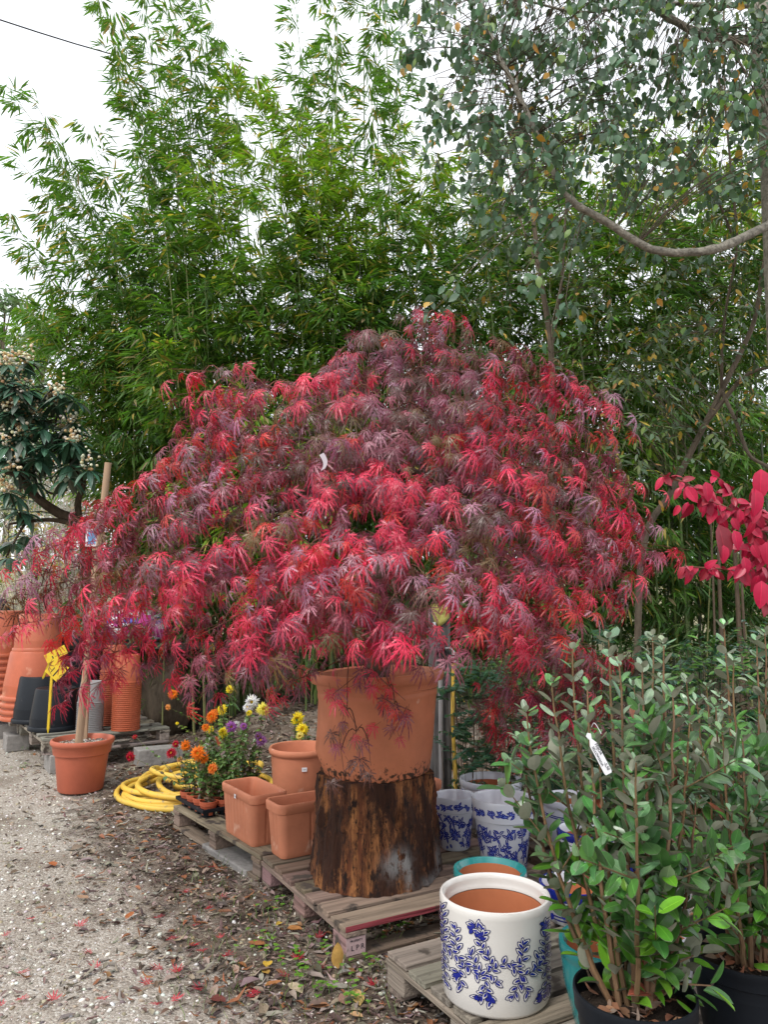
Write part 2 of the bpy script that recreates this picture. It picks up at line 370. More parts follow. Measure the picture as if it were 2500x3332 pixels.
# leaf templates: stem at origin, tip along +Y, face normal +Z
def blade(w=.1, fold=.02, droop=.1, belly=.35):
    V = [(0, 0, 0), (-w / 2, belly, fold), (0, belly, 0), (w / 2, belly, fold), (0, 1, -droop), (-w * .36, .7, fold - droop * .45), (0, .7, -droop * .5), (w * .36, .7, fold - droop * .45)]
    return V, [(0, 2, 1), (0, 3, 2), (1, 2, 6), (1, 6, 5), (2, 3, 7), (2, 7, 6), (5, 6, 4), (6, 7, 4)]
def ribbed(w=.5, fold=.06, droop=.15, rows=6, point=1.0, two=False, wave=0.0, gap=.012, stem=.0, rib=(2.0, 1.7, 1.9), obov=0.0, twist=0.0):
    """leaf with a paler raised midrib"""
    V = []; Fc = []; CL = []; rw = .014
    for i in range(rows + 1):
        t = i / rows; tt = t ** (.8 + obov); hw = w / 2 * (math.sin(PI * min(1, tt)) ** (.75 * point)) if 0 < t < 1 else .006
        y = stem + t * (1 - stem); z = -droop * t * t + wave * math.sin(t * 9); hr = min(rw * (1 - .6 * t), hw * .5); e = fold * hw / (w / 2); tw = twist * t * hw
        V += [(-hw, y, z + e + tw), (-hr, y, z), (hr, y, z + .004), (hw, y, z + e - tw)]
    for i in range(rows):
        for k in range(3):
            a = i * 4 + k; Fc += [(a, a + 1, a + 5), (a, a + 5, a + 4)]; CL += [rib if k == 1 else (1, 1, 1)] * 2
    M0 = [0] * len(Fc)
    if not two: return V, Fc, CL, M0
    n = len(V); V2 = [(x, y, z - gap) for x, y, z in V]; F2 = [(c + n, b + n, a + n) for a, b, c in Fc]
    return V + V2, Fc + F2, CL + [(1, 1, 1) if c == (1, 1, 1) else (.8, .8, .8) for c in CL], M0 + [1] * len(F2)
def oval(w=.5, fold=.06, droop=.15, rows=5, point=1.0, two=False, wave=0.0, gap=.012, stem=.0):
    V = []; Fc = []
    for i in range(rows + 1):
        t = i / rows; hw = w / 2 * (math.sin(PI * min(1, t ** (.8))) ** (.75 * point)) if 0 < t < 1 else .006
        y = stem + t * (1 - stem); z = -droop * t * t + wave * math.sin(t * 9)
        V += [(-hw, y, z + fold * hw / (w / 2)), (0, y, z), (hw, y, z + fold * hw / (w / 2))]
    for i in range(rows):
        a = i * 3
        Fc += [(a, a + 1, a + 4), (a, a + 4, a + 3), (a + 1, a + 2, a + 5), (a + 1, a + 5, a + 4)]
    if not two: return V, Fc
    n = len(V); V2 = [(x, y, z - gap) for x, y, z in V]; F2 = [(c + n, b + n, a + n) for a, b, c in Fc]
    return V + V2, Fc + F2, [(1, 1, 1)] * len(Fc) + [two] * len(F2), [0] * len(Fc) + [1] * len(F2)

# loose stones and litter
ico = [(0, 0, 1), (.89, 0, .45), (.28, .85, .45), (-.72, .53, .45), (-.72, -.53, .45), (.28, -.85, .45), (.72, .53, -.45), (-.28, .85, -.45), (-.89, 0, -.45), (-.28, -.85, -.45), (.72, -.53, -.45), (0, 0, -1)]
icof = [(0, 1, 2), (0, 2, 3), (0, 3, 4), (0, 4, 5), (0, 5, 1), (1, 6, 2), (2, 7, 3), (3, 8, 4), (4, 9, 5), (5, 10, 1), (2, 6, 7), (3, 7, 8), (4, 8, 9), (5, 9, 10), (1, 10, 6), (6, 11, 7), (7, 11, 8), (8, 11, 9), (9, 11, 10), (10, 11, 6)]
def scatter_pos(n, ymax, f):
    out = []
    while len(out) < n:
        Y = 1.5 + (ymax - 1.5) * random.random() ** 1.6; x = U(-.58, .58) * Y * 1.05
        if random.random() < f(x, Y): out.append((x, Y, float(gh(x, Y))))
    return out
g = Inst()
for x, y, z in scatter_pos(26000, 8, lambda x, y: 1 - .5 * float(litter(x, y))):
    s = .0024 + .0085 * random.random() ** 3.4; k = random.random()
    c = jit((.74, .71, .65), .2) if k < .42 else jit((.36, .29, .21), .3) if k < .8 else jit((.17, .14, .12), .3)
    g.put((x, y, z + s * .2), (U(-1, 1), U(-1, 1), U(-.2, .2)), (U(-.2, .2), U(-.2, .2), 1), (s * U(.7, 1.2), s * U(.9, 1.7), s * U(.45, .8)), c)
tag(cloud('gravel', [(ico, icof)], g, M['pebble'], smooth=True), kind='stuff')
g = Inst()
def lcol():
    k = random.random()
    return jit((.14, .095, .075), .4) if k < .40 else jit((.33, .27, .22), .35) if k < .84 else jit((.30, .13, .06), .3) if k < .95 else jit((.05, .038, .03), .3)
lt = [oval(.36, .1, .12, 4, wave=.03), oval(.25, -.1, -.2, 4, wave=.04), oval(.5, .14, .2, 3), blade(.12, .03, .1)]
for x, y, z in scatter_pos(42000, 9.5, lambda x, y: .10 + .90 * float(litter(x, y)) ** 1.5):
    s = U(.014, .060) if random.random() < .88 else U(.05, .095)
    if y > 6.3: s *= 1.25
    a = U(0, 2 * PI); t = U(-.35, .35)
    g.put((x, y, z + .002 + U(0, .014)), (math.cos(a), math.sin(a), t), (U(-.4, .4), U(-.4, .4), 1), (s * U(.6, 1.1), s, s), lcol(), random.randrange(4))
tag(cloud('leaf_litter', lt, g, M['dry']), kind='stuff')
# clover and grass tufts
g = Inst()
clov = [(1080, 2900), (1040, 2960), (930, 3120), (1000, 3180), (1090, 3230), (1160, 3160), (1190, 3070), (1230, 3000), (900, 2960), (1120, 3280), (1060, 3110), (760, 2740), (1175, 2960), (1260, 3010), (1310, 3010), (75, 2440), (60, 2500), (860, 3080), (1000, 3080)]
for u, v in clov:
    c0 = ground(u + U(-12, 12), v)
    for i in range(random.randint(4, 15)):
        x, y = c0[0] + random.gauss(0, .045), c0[1] + random.gauss(0, .05); h = U(.008, .05)
        for k in range(3):
            a = 2.1 * k + U(0, .6); g.put((x, y, h), (math.cos(a), math.sin(a), .12), (0, 0, 1), U(.010, .018), jit((.13, .30, .035), .25), 0)
        g.put((x, y, 0), (0, 0, 1), (U(-1, 1), U(-1, 1), 0), (.03, h, h), jit((.12, .22, .05)), 1)
for i in range(650):
    u, v = U(560, 1300), U(2780, 3330); c0 = ground(u, v)
    if random.random() > .85 * float(litter(c0[0], c0[1])): continue
    h = U(.02, .07); g.put(c0, (U(-.7, .7), U(-.7, .7), 1), (U(-1, 1), U(-1, 1), 0), (h * .6, h, h), jit((.16, .25, .06), .3), 1)
tag(cloud('clover_and_grass', [oval(.95, .08, .1, 3), blade(.08, .02, .25)], g, M['leaf']), kind='stuff')

# ------------------------------------------------------------------ pallets
q1, q2, q3 = ground(851, 2786, .145), ground(1114, 3020, .145), ground(1431, 2944, .145)
E2 = math.atan2(q3[1] - q2[1], q3[0] - q2[0]); print('pallet angle', math.degrees(E2), math.degrees(math.atan2(q2[1] - q1[1], q2[0] - q1[0])), np.linalg.norm(q2 - q1))          # direction of the boards of the stump pallet
def pallet(name, label, corner, rz, lx, ly, nb, along, woodc, ends=None, h=.145, base=0, blocks=True):
    """local x runs toward the camera along e1 = rz-90deg, local y along the depth side; boards run along `along`"""
    t = thing(name, label, 'pallet', (corner[0], corner[1], base), rz)
    g = G(); top = h; th = .022
    L_, W_ = (lx, ly) if along == 'y' else (ly, lx)       # spacing axis length, board length
    ws = []; tot = 0
    for i in range(nb): ws.append(U(.095, .12) if i not in (0, nb - 1) else .14); tot += ws[-1]
    gap = (L_ - tot) / (nb - 1); p = 0
    for i in range(nb):
        c = jit(woodc, .22); dz = U(-.002, .002); ov = U(-.008, .008)
        if along == 'y': g.box((p, ov, top - th + dz), (p + ws[i], W_ + ov, top + dz), 0, c, .0015)
        else: g.box((ov, p, top - th + dz), (W_ + ov, p + ws[i], top + dz), 0, c, .0015)
        p += ws[i] + gap
    g.obj('deck', M['woody'] if along == 'y' else M['woodx'], t, bevel=.003)
    bw = .1
    bl = []
    for k in range(3):
        q = (W_ - bw) * k / 2
        g = G(); c = jit(tuple(x * 1.02 for x in woodc), .1)
        if along == 'y': g.box((-.004, q, top - 2 * th - .003), (L_ + .004, q + bw, top - th - .003), 0, c, .001)
        else: g.box((q, -.004, top - 2 * th - .003), (q + bw, L_ + .004, top - th - .003), 0, c, .001)
        g.obj('bearer', M['woodx'] if along == 'y' else M['woody'], t, bevel=.003)
        for j in range(3):
            e = (L_ - .13) * j / 2; b_ = G(); c = jit(woodc if not ends else ends, .12)
            a0, a1 = (.003 if j == 0 else 0), (-.003 if j == 2 else 0)
            if along == 'y': b_.box((e + a0, q + .003, .024), (e + .13 + a1, q + bw - .003, top - 2 * th - .004), 0, c, .001)
            else: b_.box((q + .003, e + a0, .024), (q + bw - .003, e + .13 + a1, top - 2 * th - .004), 0, c, .001)
            bl.append(b_.obj('block', M['woodx'], t, bevel=.005))
    g = G()
    for j in range(3):
        e = (L_ - .1) * j / 2 
        if along == 'y': g.box((e, 0.006, .001), (e + .1, W_ - .006, .0225), 0, jit(woodc, .15), .001)
        else: g.box((0.006, e, .001), (W_ - .006, e + .1, .0225), 0, jit(woodc, .15), .001)
    g.obj('skid', M['woody'] if along == 'y' else M['woodx'], t, bevel=.002)
    return t, bl
# local frame: rotation rz puts +x along e1 (toward camera-right), +y along e2
RZ2 = E2 - PI / 2
brown = (.20, .135, .10); greyw = (.33, .285, .24); palew = (.30, .25, .195)
P2, P2b = pallet('pallet', 'dark weathered red-edged pallet under the tree stump', q1[:2], RZ2, np.linalg.norm(q2 - q1), 1.2, 7, 'y', (.27, .20, .155), ends=(.33, .20, .19))
pink = G(); LX = float(np.linalg.norm(q2 - q1)); pink.box((LX + .0012, .0, .1232), (LX + .0032, 1.2, .1448), 0, (.36, .07, .085)); pink.obj('red_paint', M['woody'], P2)
P3, P3b = pallet('pallet', 'pale bare wood pallet under the large white cylinder pot', ground(1257, 3095, .145)[:2], RZ2, 1.0, 1.25, 7, 'y', palew)
RZ1 = math.atan2(-.80, .60)
P1, P1b = pallet('pallet', 'brown pallet under the black seedling tray and terracotta troughs', cv(-1.44, 5.04, .145)[:2], RZ1, 1.26, .84, 5, 'x', (.27, .20, .155))
RZL = math.atan2(-.82, .57)
PL, PLb = pallet('pallet', 'grey weathered pallet on concrete blocks under the black and orange pots', (-3.05 - .57 * 1.32, 6.8 + .82 * 1.32, 0), math.atan2(-.82, .57), 1.32, 1.15, 6, 'y', greyw, base=.155)
PM, PMb = pallet('pallet', 'grey pallet at the left edge under the big orange pot stacks', (-3.05 - .57 * 2.62, 6.8 + .82 * 2.62, 0), math.atan2(-.82, .57), 1.26, 1.3, 6, 'y', greyw, base=.155)
PR, PRb = pallet('pallet', 'brown pallet behind the shrubs under the back row of glazed pots', (.62, 4.72), RZ2, .95, 1.2, 6, 'y', brown)
def text(s, size, mt, parent, loc, rot, name='lettering'):
    cu = bpy.data.curves.new(name, 'FONT'); cu.body = s; cu.size = size; cu.extrude = .0004
    tmp = bpy.data.objects.new('tmp', cu); C.objects.link(tmp); bpy.context.view_layer.update()
    me = bpy.data.meshes.new_from_object(tmp.evaluated_get(bpy.context.evaluated_depsgraph_get())); bpy.data.objects.remove(tmp)
    me.materials.clear(); me.materials.append(mt); o = bpy.data.objects.new(name, me); link(o, parent); o.location = loc; o.rotation_euler = rot; return o
# painted face and stamp on the near corner block (index 2: first bearer, near end)
nb_ = P2b[2]; g = G(); g.box((LX - .0028, .004, .026), (LX - .0008, .096, .0965), 0, (.52, .36, .36)); fb = g.obj('painted_face', mat('pink_paint', (.50, .35, .35), .8, noise=.4, nscale=60), nb_); fb['label'] = 'faded pink painted end of the pallet block'
text('PROPERTY', .0125, M['ink'], nb_, (LX - .0003, .022, .078), (R(90), 0, R(90)))
text('L P R', .030, M['ink'], nb_, (LX - .0003, .026, .044), (R(90), 0, R(90)))
def slab(label, c, dims, rz):
    o = G().box((-dims[0] / 2, -dims[1] / 2, 0), (dims[0] / 2, dims[1] / 2, dims[2]), 0, (1, 1, 1), .006).obj('concrete_block', M['concrete'], bevel=.008)
    o.location = c; o.rotation_euler = (0, 0, rz); tag(o, label, 'concrete block')
ux, uy = .57, -.82
slab('grey concrete block under the near corner of the left pallet', (-2.98, 6.97, -.005), (.30, .2, .16), RZL)
slab('grey concrete block under the left pallet near the yellow hose', (-2.15, 7.25, -.005), (.42, .2, .155), E2)
slab('grey concrete block under the back of the left pallet', (-3.85, 7.95, -.005), (.30, .22, .16), RZL)
slab('grey concrete block half hidden at the far left pallet', (-4.35, 8.7, -.005), (.36, .22, .16), RZL)
slab('flat grey paving slab in the litter beside the brown pallet', (-.87, 4.62, -.02), (.62, .2, .045), RZ1)

# ------------------------------------------------------------------ stump and the maple's pot
SX, SY = -.055, 3.96
def stump():
    n, k = 120, 44; V = []; wv = []
    for i in range(k + 1):
        t = i / k
        for j in range(n):
            a = 2 * PI * j / n
            r = .322 - .035 * t + .012 * math.sin(3 * a + 1) + .007 * math.sin(7 * a + 2 * t) + .009 * math.exp(-t * 9) * (1 + .5 * math.sin(5 * a)) + .006 * abs(math.sin(13 * a + 2.2 * math.sin(5 * t)))
            r += .008 * math.sin(19 * a + 1.5 * math.sin(4 * t)) * (.5 + .5 * math.sin(5 * a + 3 * t)) + .005 * math.sin(37 * a + t * 3)
            if t > .55: r += .008 * math.sin(11 * a + t * 9)
            if random.random() < .12: r += U(-.004, .006)
            V.append((r * math.cos(a), r * math.sin(a), .145 + .497 * t + .004 * math.sin(6 * a)))
            da = (a - R(292) + PI) % (2 * PI) - PI
            wv.append(math.exp(-(((da - .02) / .20) ** 2 + ((t - .27) / .10) ** 2)) * 1.5 + math.exp(-(((da - .2) / .05) ** 2 + ((t - .13) / .12) ** 2)) + math.exp(-(((da - 1.1) / .1) ** 2 + ((t - .12) / .15) ** 2)) + .9 * math.exp(-(((da - .75) / .3) ** 2 + ((t - .03) / .05) ** 2)))
    Fc = [(i * n + j, i * n + (j + 1) % n, (i + 1) * n + (j + 1) % n, (i + 1) * n + j) for i in range(k) for j in range(n)]
    V.append((0, 0, .642)); wv.append(0); Fc += [(k * n + j, k * n + (j + 1) % n, len(V) - 1) for j in range(n)]
    o = build('tree_stump', V, Fc, M['stump'], smooth=True); a = o.data.attributes.new('white', 'FLOAT', 'POINT'); a.data.foreach_set('value', np.clip(wv, 0, 1).astype(np.float32))
    o.location = (SX, SY, 0); tag(o, 'peeling brown tree stump with a whitish patch, carrying the big pot', 'tree stump')
stump()
maple = thing('potted_maple', 'large weeping red laceleaf maple in a terracotta pot on the stump', 'potted tree', (SX + .02, SY, .643))
def bigpot():
    prof = [(.0, .0), (.268, .0), (.274, .012), (.288, .12), (.299, .25), (.309, .372), (.313, .385), (.314, .40), (.312, .41), (.318, .452), (.342, .456), (.350, .468), (.350, .495), (.344, .507), (.330, .508), (.322, .50), (.318, .43), (.30, .37), (.29, .36)]
    def fn(x, y, z, a):
        k = max(0, math.cos(a - PI)) ** 3 * math.exp(-((z - .15) / .10) ** 2); f = 1 + .13 * k
        return x * f, y * f, z + .010 * x / .3 - .004 * math.sin(3 * a)
    g = G().lathe(prof, 96, fn=fn)
    o = g.obj('pot', pot_mat(), maple, smooth=True)
    rs = G().lathe([(.0, .44), (.30, .435), (.317, .43)], 40).obj('soil', M['soil'], maple)
def pot_mat():
    m = M['terra'].copy(); m.name = 'dirty_terracotta'; t = m.node_tree; n = t.nodes; l = t.links.new; b = n['Principled BSDF']
    src = b.inputs['Base Color'].links[0].from_socket
    tcn = n.new('ShaderNodeTexCoord'); sx = n.new('ShaderNodeSeparateXYZ'); l(tcn.outputs['Object'], sx.inputs[0])
    nz = n.new('ShaderNodeTexNoise'); nz.inputs['Scale'].default_value = 45; nz.inputs['Detail'].default_value = 8; l(tcn.outputs['Object'], nz.inputs['Vector'])
    ma = n.new('ShaderNodeMath'); ma.operation = 'MULTIPLY_ADD'; l(sx.outputs[2], ma.inputs[0]); ma.inputs[1].default_value = -2.6; l(nz.outputs[0], ma.inputs[2])
    rp = n.new('ShaderNodeMapRange'); rp.inputs['From Min'].default_value = .40; rp.inputs['From Max'].default_value = .50; l(ma.outputs[0], rp.inputs[0])
    x = n.new('ShaderNodeMix'); x.data_type = 'RGBA'; l(rp.outputs[0], x.inputs['Factor']); l(src, x.inputs['A']); x.inputs['B'].default_value = (.055, .028, .018, 1); l(x.outputs['Result'], b.inputs['Base Color'])
    return m
bigpot()

# ------------------------------------------------------------------ the maple itself
def lace(seed):
    r = random.Random(seed); V = []; Fc = []
    angs = [-128, -92, -58, -27, 0, 27, 58, 92, 128]; lens = [.42, .66, .86, .97, 1.0, .97, .86, .66, .42]
    for a0, Ln in zip(angs, lens):
        a = R(a0 + r.uniform(-6, 6)); Ln *= r.uniform(.88, 1.1); dx, dy = math.sin(a), math.cos(a); px, py = dy, -dx
        dr = r.uniform(.45, 1.0); cv = r.uniform(-.12, .12)
        def pt(t, s): 
            rr = t * Ln; return (dx * rr + px * (s + cv * t * t * Ln), dy * rr + py * (s + cv * t * t * Ln), -dr * rr * rr)
        k = len(V); W = [.010, .024, .033, .024, 0]; T = [0, .32, .58, .82, 1]
        for t, w_ in zip(T, W):
            V.append(pt(t, -w_)); V.append(pt(t, w_))
        for i in range(4):
            b = k + 2 * i
            if i < 3: Fc += [(b, b + 1, b + 3), (b, b + 3, b + 2)]
            else: Fc += [(b, b + 1, b + 2)]
        for t0 in (.30, .47, .64, .8):
            for sgn in (-1, 1):
                h = .13 * (1.2 - t0) * r.uniform(.7, 1.3); q = len(V)
                V += [pt(t0 - .05, sgn * .018), pt(t0 + .045, sgn * .02), pt(t0 + .20, sgn * (.022 + h))]; Fc.append((q, q + 1, q + 2) if sgn < 0 else (q, q + 2, q + 1))
    return V, Fc
LT = [lace(i) for i in range(6)]
D2S = 2500 / 1660
OUT = [(18, 1312), (55, 1240), (72, 1180), (130, 1105), (200, 1078), (262, 1048), (330, 1015), (360, 960), (430, 925), (445, 880), (430, 850), (385, 825), (400, 805), (445, 812), (440, 780), (470, 778), (495, 815), (520, 800), (560, 798), (605, 815), (640, 840), (700, 775), (760, 735), (790, 690), (850, 690), (890, 700), (930, 658), (1000, 665), (1025, 700), (1060, 745), (1085, 735), (1110, 722), (1150, 745), (1185, 795), (1255, 800), (1322, 848), (1325, 875), (1270, 890), (1320, 905), (1400, 915), (1400, 945), (1330, 935), (1275, 960), (1325, 1010), (1375, 1090), (1415, 1130), (1448, 1190), (1405, 1215), (1318, 1195), (1322, 1285), (1290, 1300), (1225, 1290), (1225, 1370), (1290, 1380), (1385, 1400), (1310, 1415), (1300, 1500), (1260, 1560), (1170, 1600), (1095, 1620), (1048, 1590), (1070, 1500), (1085, 1440), (1050, 1370), (1010, 1370), (1005, 1300), (930, 1290), (935, 1350), (975, 1405), (950, 1430), (880, 1405), (790, 1415), (715, 1450), (640, 1455), (560, 1430), (500, 1460), (435, 1440), (345, 1425), (380, 1395), (290, 1370), (262, 1420), (245, 1490), (180, 1520), (140, 1500), (165, 1430), (165, 1370), (120, 1360), (90, 1365), (45, 1335)]
OUT = [(a * D2S, b * D2S) for a, b in OUT]
GAPS = [(745, 1165, 120, 80, .06), (420, 1080, 60, 35, .3), (1180, 1080, 70, 35, .4), (700, 930, 60, 30, .4), (1150, 920, 60, 26, .4), (560, 1340, 60, 40, .4), (500, 1150, 60, 38, .3), (640, 1310, 80, 50, .25), (400, 1255, 45, 30, .4), (186, 1162, 26, 20, .05), (330, 1160, 50, 24, .4), (560, 1215, 60, 60, .25), (960, 1230, 60, 70, .25), (880, 1120, 50, 45, .35), (1030, 1420, 45, 60, .1), (400, 1360, 55, 40, .2), (1135, 1360, 60, 70, .45), (330, 1390, 60, 30, .4), (200, 1440, 90, 70, .45)]
def lcolor(u, v, depth):
    """leaf pigment plus painted sheen: crimson at the rim and low front, wine purple above, bronze inside"""
    red = .40 + .22 * math.sin(u * .006 + v * .011 + 1.3) + .16 * math.sin(u * .017 - v * .009)
    if v > 1750: red += .08
    if u < 480: red += .12
    if abs(u - 1200) < 380 and v < 1500: red -= .2
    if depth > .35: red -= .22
    k = random.random()
    if k < red: return jit((.60, .026, .075), .3) if random.random() < .82 else jit((.50, .028, .02), .25)
    if k < red + .15 and v < 2000: return jit((.34, .15, .21), .3)  # mauve leaves: sky sheen painted into the leaf colour
    if k < red + .46: return jit((.23, .048, .080), .35)
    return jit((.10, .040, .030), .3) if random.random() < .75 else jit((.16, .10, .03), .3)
def maple_build():
    ax = np.array((SX + .02, SY)); sprays = []       # (pos, outward, depthflag, nleaf)
    uc = 745 * D2S; tries = 0
    def dome(u, v):
        hw = 730 * D2S; q = max(0, 1 - ((u - uc) / hw) ** 2); vv = (v / D2S - 660) / 560
        g_ = math.sqrt(max(0.0, min(1, vv))) if vv < 1 else max(.55, 1 - .25 * (vv - 1))
        return .95 * math.sqrt(q) * g_
    pts = []
    while len(pts) < 430 and tries < 60000:
        tries += 1; u = U(0, 2200); v = U(980, 2440)
        if not inpoly(u, v - 25, OUT) or not inpoly(u, v + 30, OUT): continue
        ud, vd = u / D2S, v / D2S
        pr = 1
        for gx, gy, rx, ry, p in GAPS:
            if ((ud - gx) / rx) ** 2 + ((vd - gy) / ry) ** 2 < 1.5: pr = min(pr, p)
        if random.random() > pr: continue
        if any(((u - a) / 86) ** 2 + ((v - b) / 42) ** 2 < 1 for a, b in pts): continue
        if math.sin(u * .013 + 1.7 * math.sin(v * .007)) * math.sin(v * .021 + 1.2 * math.sin(u * .006)) < -.45 and 1150 < v < 2050: continue
        pts.append((u, v))
        Y = SY - dome(u, v) * U(.72, 1.06)
        if vd > 1340 and 600 < ud < 1000: Y = min(Y, 3.48)
        if vd > 1365 and 600 < ud < 1010: pts.pop(); continue
        if vd > 1380 and ud > 1020: Y = SY + U(-.1, .3)
        if vd > 1300 and ud < 450: Y = SY + U(-.35, .15)
        sprays.append((at(u, v, Y), 0, random.choice([10, 13, 17])))
    nf = len(sprays)
    for layer, (sc, dmul, cnt, fl) in enumerate([(.93, -1, 95, .6), (.8, .25, 30, .5), (.75, -.35, 25, .6)]):
        done = 0
        while done < cnt:
            u = U(0, 2200); v = U(1000, 2150)
            us, vs = uc + (u - uc) / sc, 1700 + (v - 1700) / sc
            if not inpoly(us, vs, OUT) or not inpoly(u, v, OUT): continue
            ud, vd = u / D2S, v / D2S
            if vd > 1100 and 480 < ud < 1060: continue
            if any(((ud - gx) / rx) ** 2 + ((vd - gy) / ry) ** 2 < 1.7 for gx, gy, rx, ry, p in GAPS): continue
            sprays.append((at(u, v, SY - dmul * dome(u, v) * U(.8, 1)), fl, 9)); done += 1
    # strands over the pot and low left
    for (u, v, Y, n) in [(1130, 2222, 3.45, 6), (1130, 2310, 3.5, 4), (1160, 2380, 3.52, 5), (1200, 2420, 3.54, 4), (1110, 2440, 3.54, 4), (1270, 2235, 3.48, 6), (1285, 2290, 3.5, 4), (1300, 2345, 3.52, 4), (1220, 2190, 3.48, 6), (1060, 2170, 3.5, 6), (1350, 2140, 3.5, 6), (1000, 2200, 3.55, 6), (940, 2210, 3.6, 7), (780, 2210, 3.5, 8), (700, 2220, 3.6, 7)]:
        sprays.append((at(u, v, Y), .4 if v > 2300 and u < 1210 else .05, n))
    inst = Inst(); segs = [(at(1040, 1440, 2.74), at(1042, 1480, 2.72), .0012)]
    # scaffold: trunk nodes then greedy nearest connection
    trunk = poly([(SX + .01, SY + .02, 1.10), (SX + .05, SY, 1.35), (SX + .02, SY + .05, 1.6), (SX + .14, SY + .0, 1.78), (SX + .19, SY, 1.93), (SX + .06, SY + .03, 2.08), (SX - .12, SY + .02, 2.12)], 5)
    g = G().tube(trunk, list(np.linspace(.068, .04, len(trunk))), 12); g.obj('trunk', M['bark'], maple, smooth=True, world=True)
    nodes = [(np.array(p), -1) for p in trunk[14:]]; nodes += [(np.array(p), -1) for p in poly([trunk[20], (SX + .4, SY - .1, 2.2), (SX + .55, SY, 2.45), (SX + .5, SY, 2.7)], 5)]
    segp = [trunk[20], (SX + .4, SY - .1, 2.2), (SX + .55, SY, 2.45), (SX + .5, SY, 2.7)]
    G().tube(poly(segp, 5), list(np.linspace(.035, .016, len(poly(segp, 5)))), 8).obj('limb', M['bark'], maple, smooth=True, world=True)
    for tgt in [(150, 1780, 3.75, 2.0), (420, 1650, 3.5, 2.15), (700, 1350, 3.7, 2.5), (650, 1750, 3.1, 2.2), (1000, 1600, 2.95, 2.3), (1350, 1700, 2.95, 2.25), (1650, 1600, 3.2, 2.3), (1950, 1600, 3.7, 2.2), (1750, 1350, 3.8, 2.5), (1150, 1300, 4.2, 2.4), (650, 1500, 4.3, 2.3), (1700, 1500, 4.3, 2.3), (1750, 1950, 3.9, 2.2), (350, 2000, 3.6, 2.0)]:
        e = at(tgt[0], tgt[1], tgt[2]); e = e + (np.array((SX, SY, 1.9)) - e) * .28; s0 = np.array(trunk[random.choice([20, 24, 27, 29])]); mid = (s0 + e) / 2; mid[2] = max(tgt[3], mid[2] + .12)
        P = bez(s0, mid, e, 12); P = [p + np.array((U(-.015, .015), U(-.015, .015), U(-.01, .01))) for p in P]
        G().tube(P, list(np.linspace(.022, .006, 12)), 7, c=(.6, .5, .5)).obj('limb', M['bark'], maple, smooth=True, world=True)
        nodes += [(p, -1) for p in P[3:]]
    order = sorted(range(len(sprays)), key=lambda i: np.linalg.norm(sprays[i][0] - nodes[0][0]))
    NP = [n_[0] for n_ in nodes]
    for i in order:
        p, fl, n = sprays[i]; A = np.array(NP); d = np.linalg.norm(A - p, axis=1) + .5 * np.maximum(0, p[2] - A[:, 2])
        q = A[int(np.argmin(d))]; 
        m_ = (q + p) / 2 + np.array((0, 0, .09)); P = bez(q, m_, p, 5)
        for a, b in zip(P[:-1], P[1:]): segs.append((a, b, .0035))
        NP += [P[2], P[4]]
        out = np.array((p[0] - ax[0], p[1] - ax[1], 0)); on = nrm(out); tw = nrm(on + np.array((U(-.6, .6), U(-.6, .6), U(-.55, -.1))))
        u0 = p - tw * .14; u1 = p + tw * .17; segs.append((u0, u1, .002)); 
        # photo pixel of this spray for the leaf colour map
        dv = p - np.array((0, 0, EYE)); dpt = dv[1] * cp + dv[2] * sp; uu = 1250 + F * dv[0] / dpt; vv = 1666 - F * (-dv[1] * sp + dv[2] * cp) / dpt
        sprayred = None
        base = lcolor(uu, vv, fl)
        for k in range(n):
            t = (k + .5) / n; c = u0 + (u1 - u0) * t + np.array((U(-.075, .075), U(-.06, .06), U(-.018, .018) - .05 * t * t))
            side = np.cross(tw, (0, 0, 1)); dd = nrm(tw * U(.3, .9) + side * U(-.9, .9) + np.array((0, 0, U(-1.0, -.2))))
            nn = nrm(on * U(.25, 1.0) + np.array((U(-.5, .5), U(-.5, .5), U(.6, 1.4))))
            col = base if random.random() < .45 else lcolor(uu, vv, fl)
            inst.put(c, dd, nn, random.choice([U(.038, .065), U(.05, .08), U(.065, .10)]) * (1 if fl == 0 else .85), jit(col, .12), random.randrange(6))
            segs.append((c - dd * .04, c, .0011))
    prisms('branches', segs, M['twig'], maple, c=(1.2, .8, .8))
    cloud('foliage', LT, inst, M['maple'], maple)
    # curled white name tag tied in the crown
    p = at(1040, 1480, 2.72); V = []; Fc = []
    for i in range(11):
        a = i / 10 * 2.4; x = .020 * math.sin(a) - .008 * i / 10; z = -.060 * i / 10 + .0
        V += [p + np.array((x, -.01, z - .003)), p + np.array((x + .016, .010 - .02, z + .006))]
    Fc = [(2 * i, 2 * i + 1, 2 * i + 3, 2 * i + 2) for i in range(10)]
    o = build('name_tag', V, Fc, mat('tag_plastic', (.50, .44, .47), .5), world=False); so = o.modifiers.new('t', 'SOLIDIFY'); so.thickness = .0008
    o.parent = maple; o.matrix_parent_inverse = Matrix.Translation(-Vector(rootloc(maple)))
maple_build()

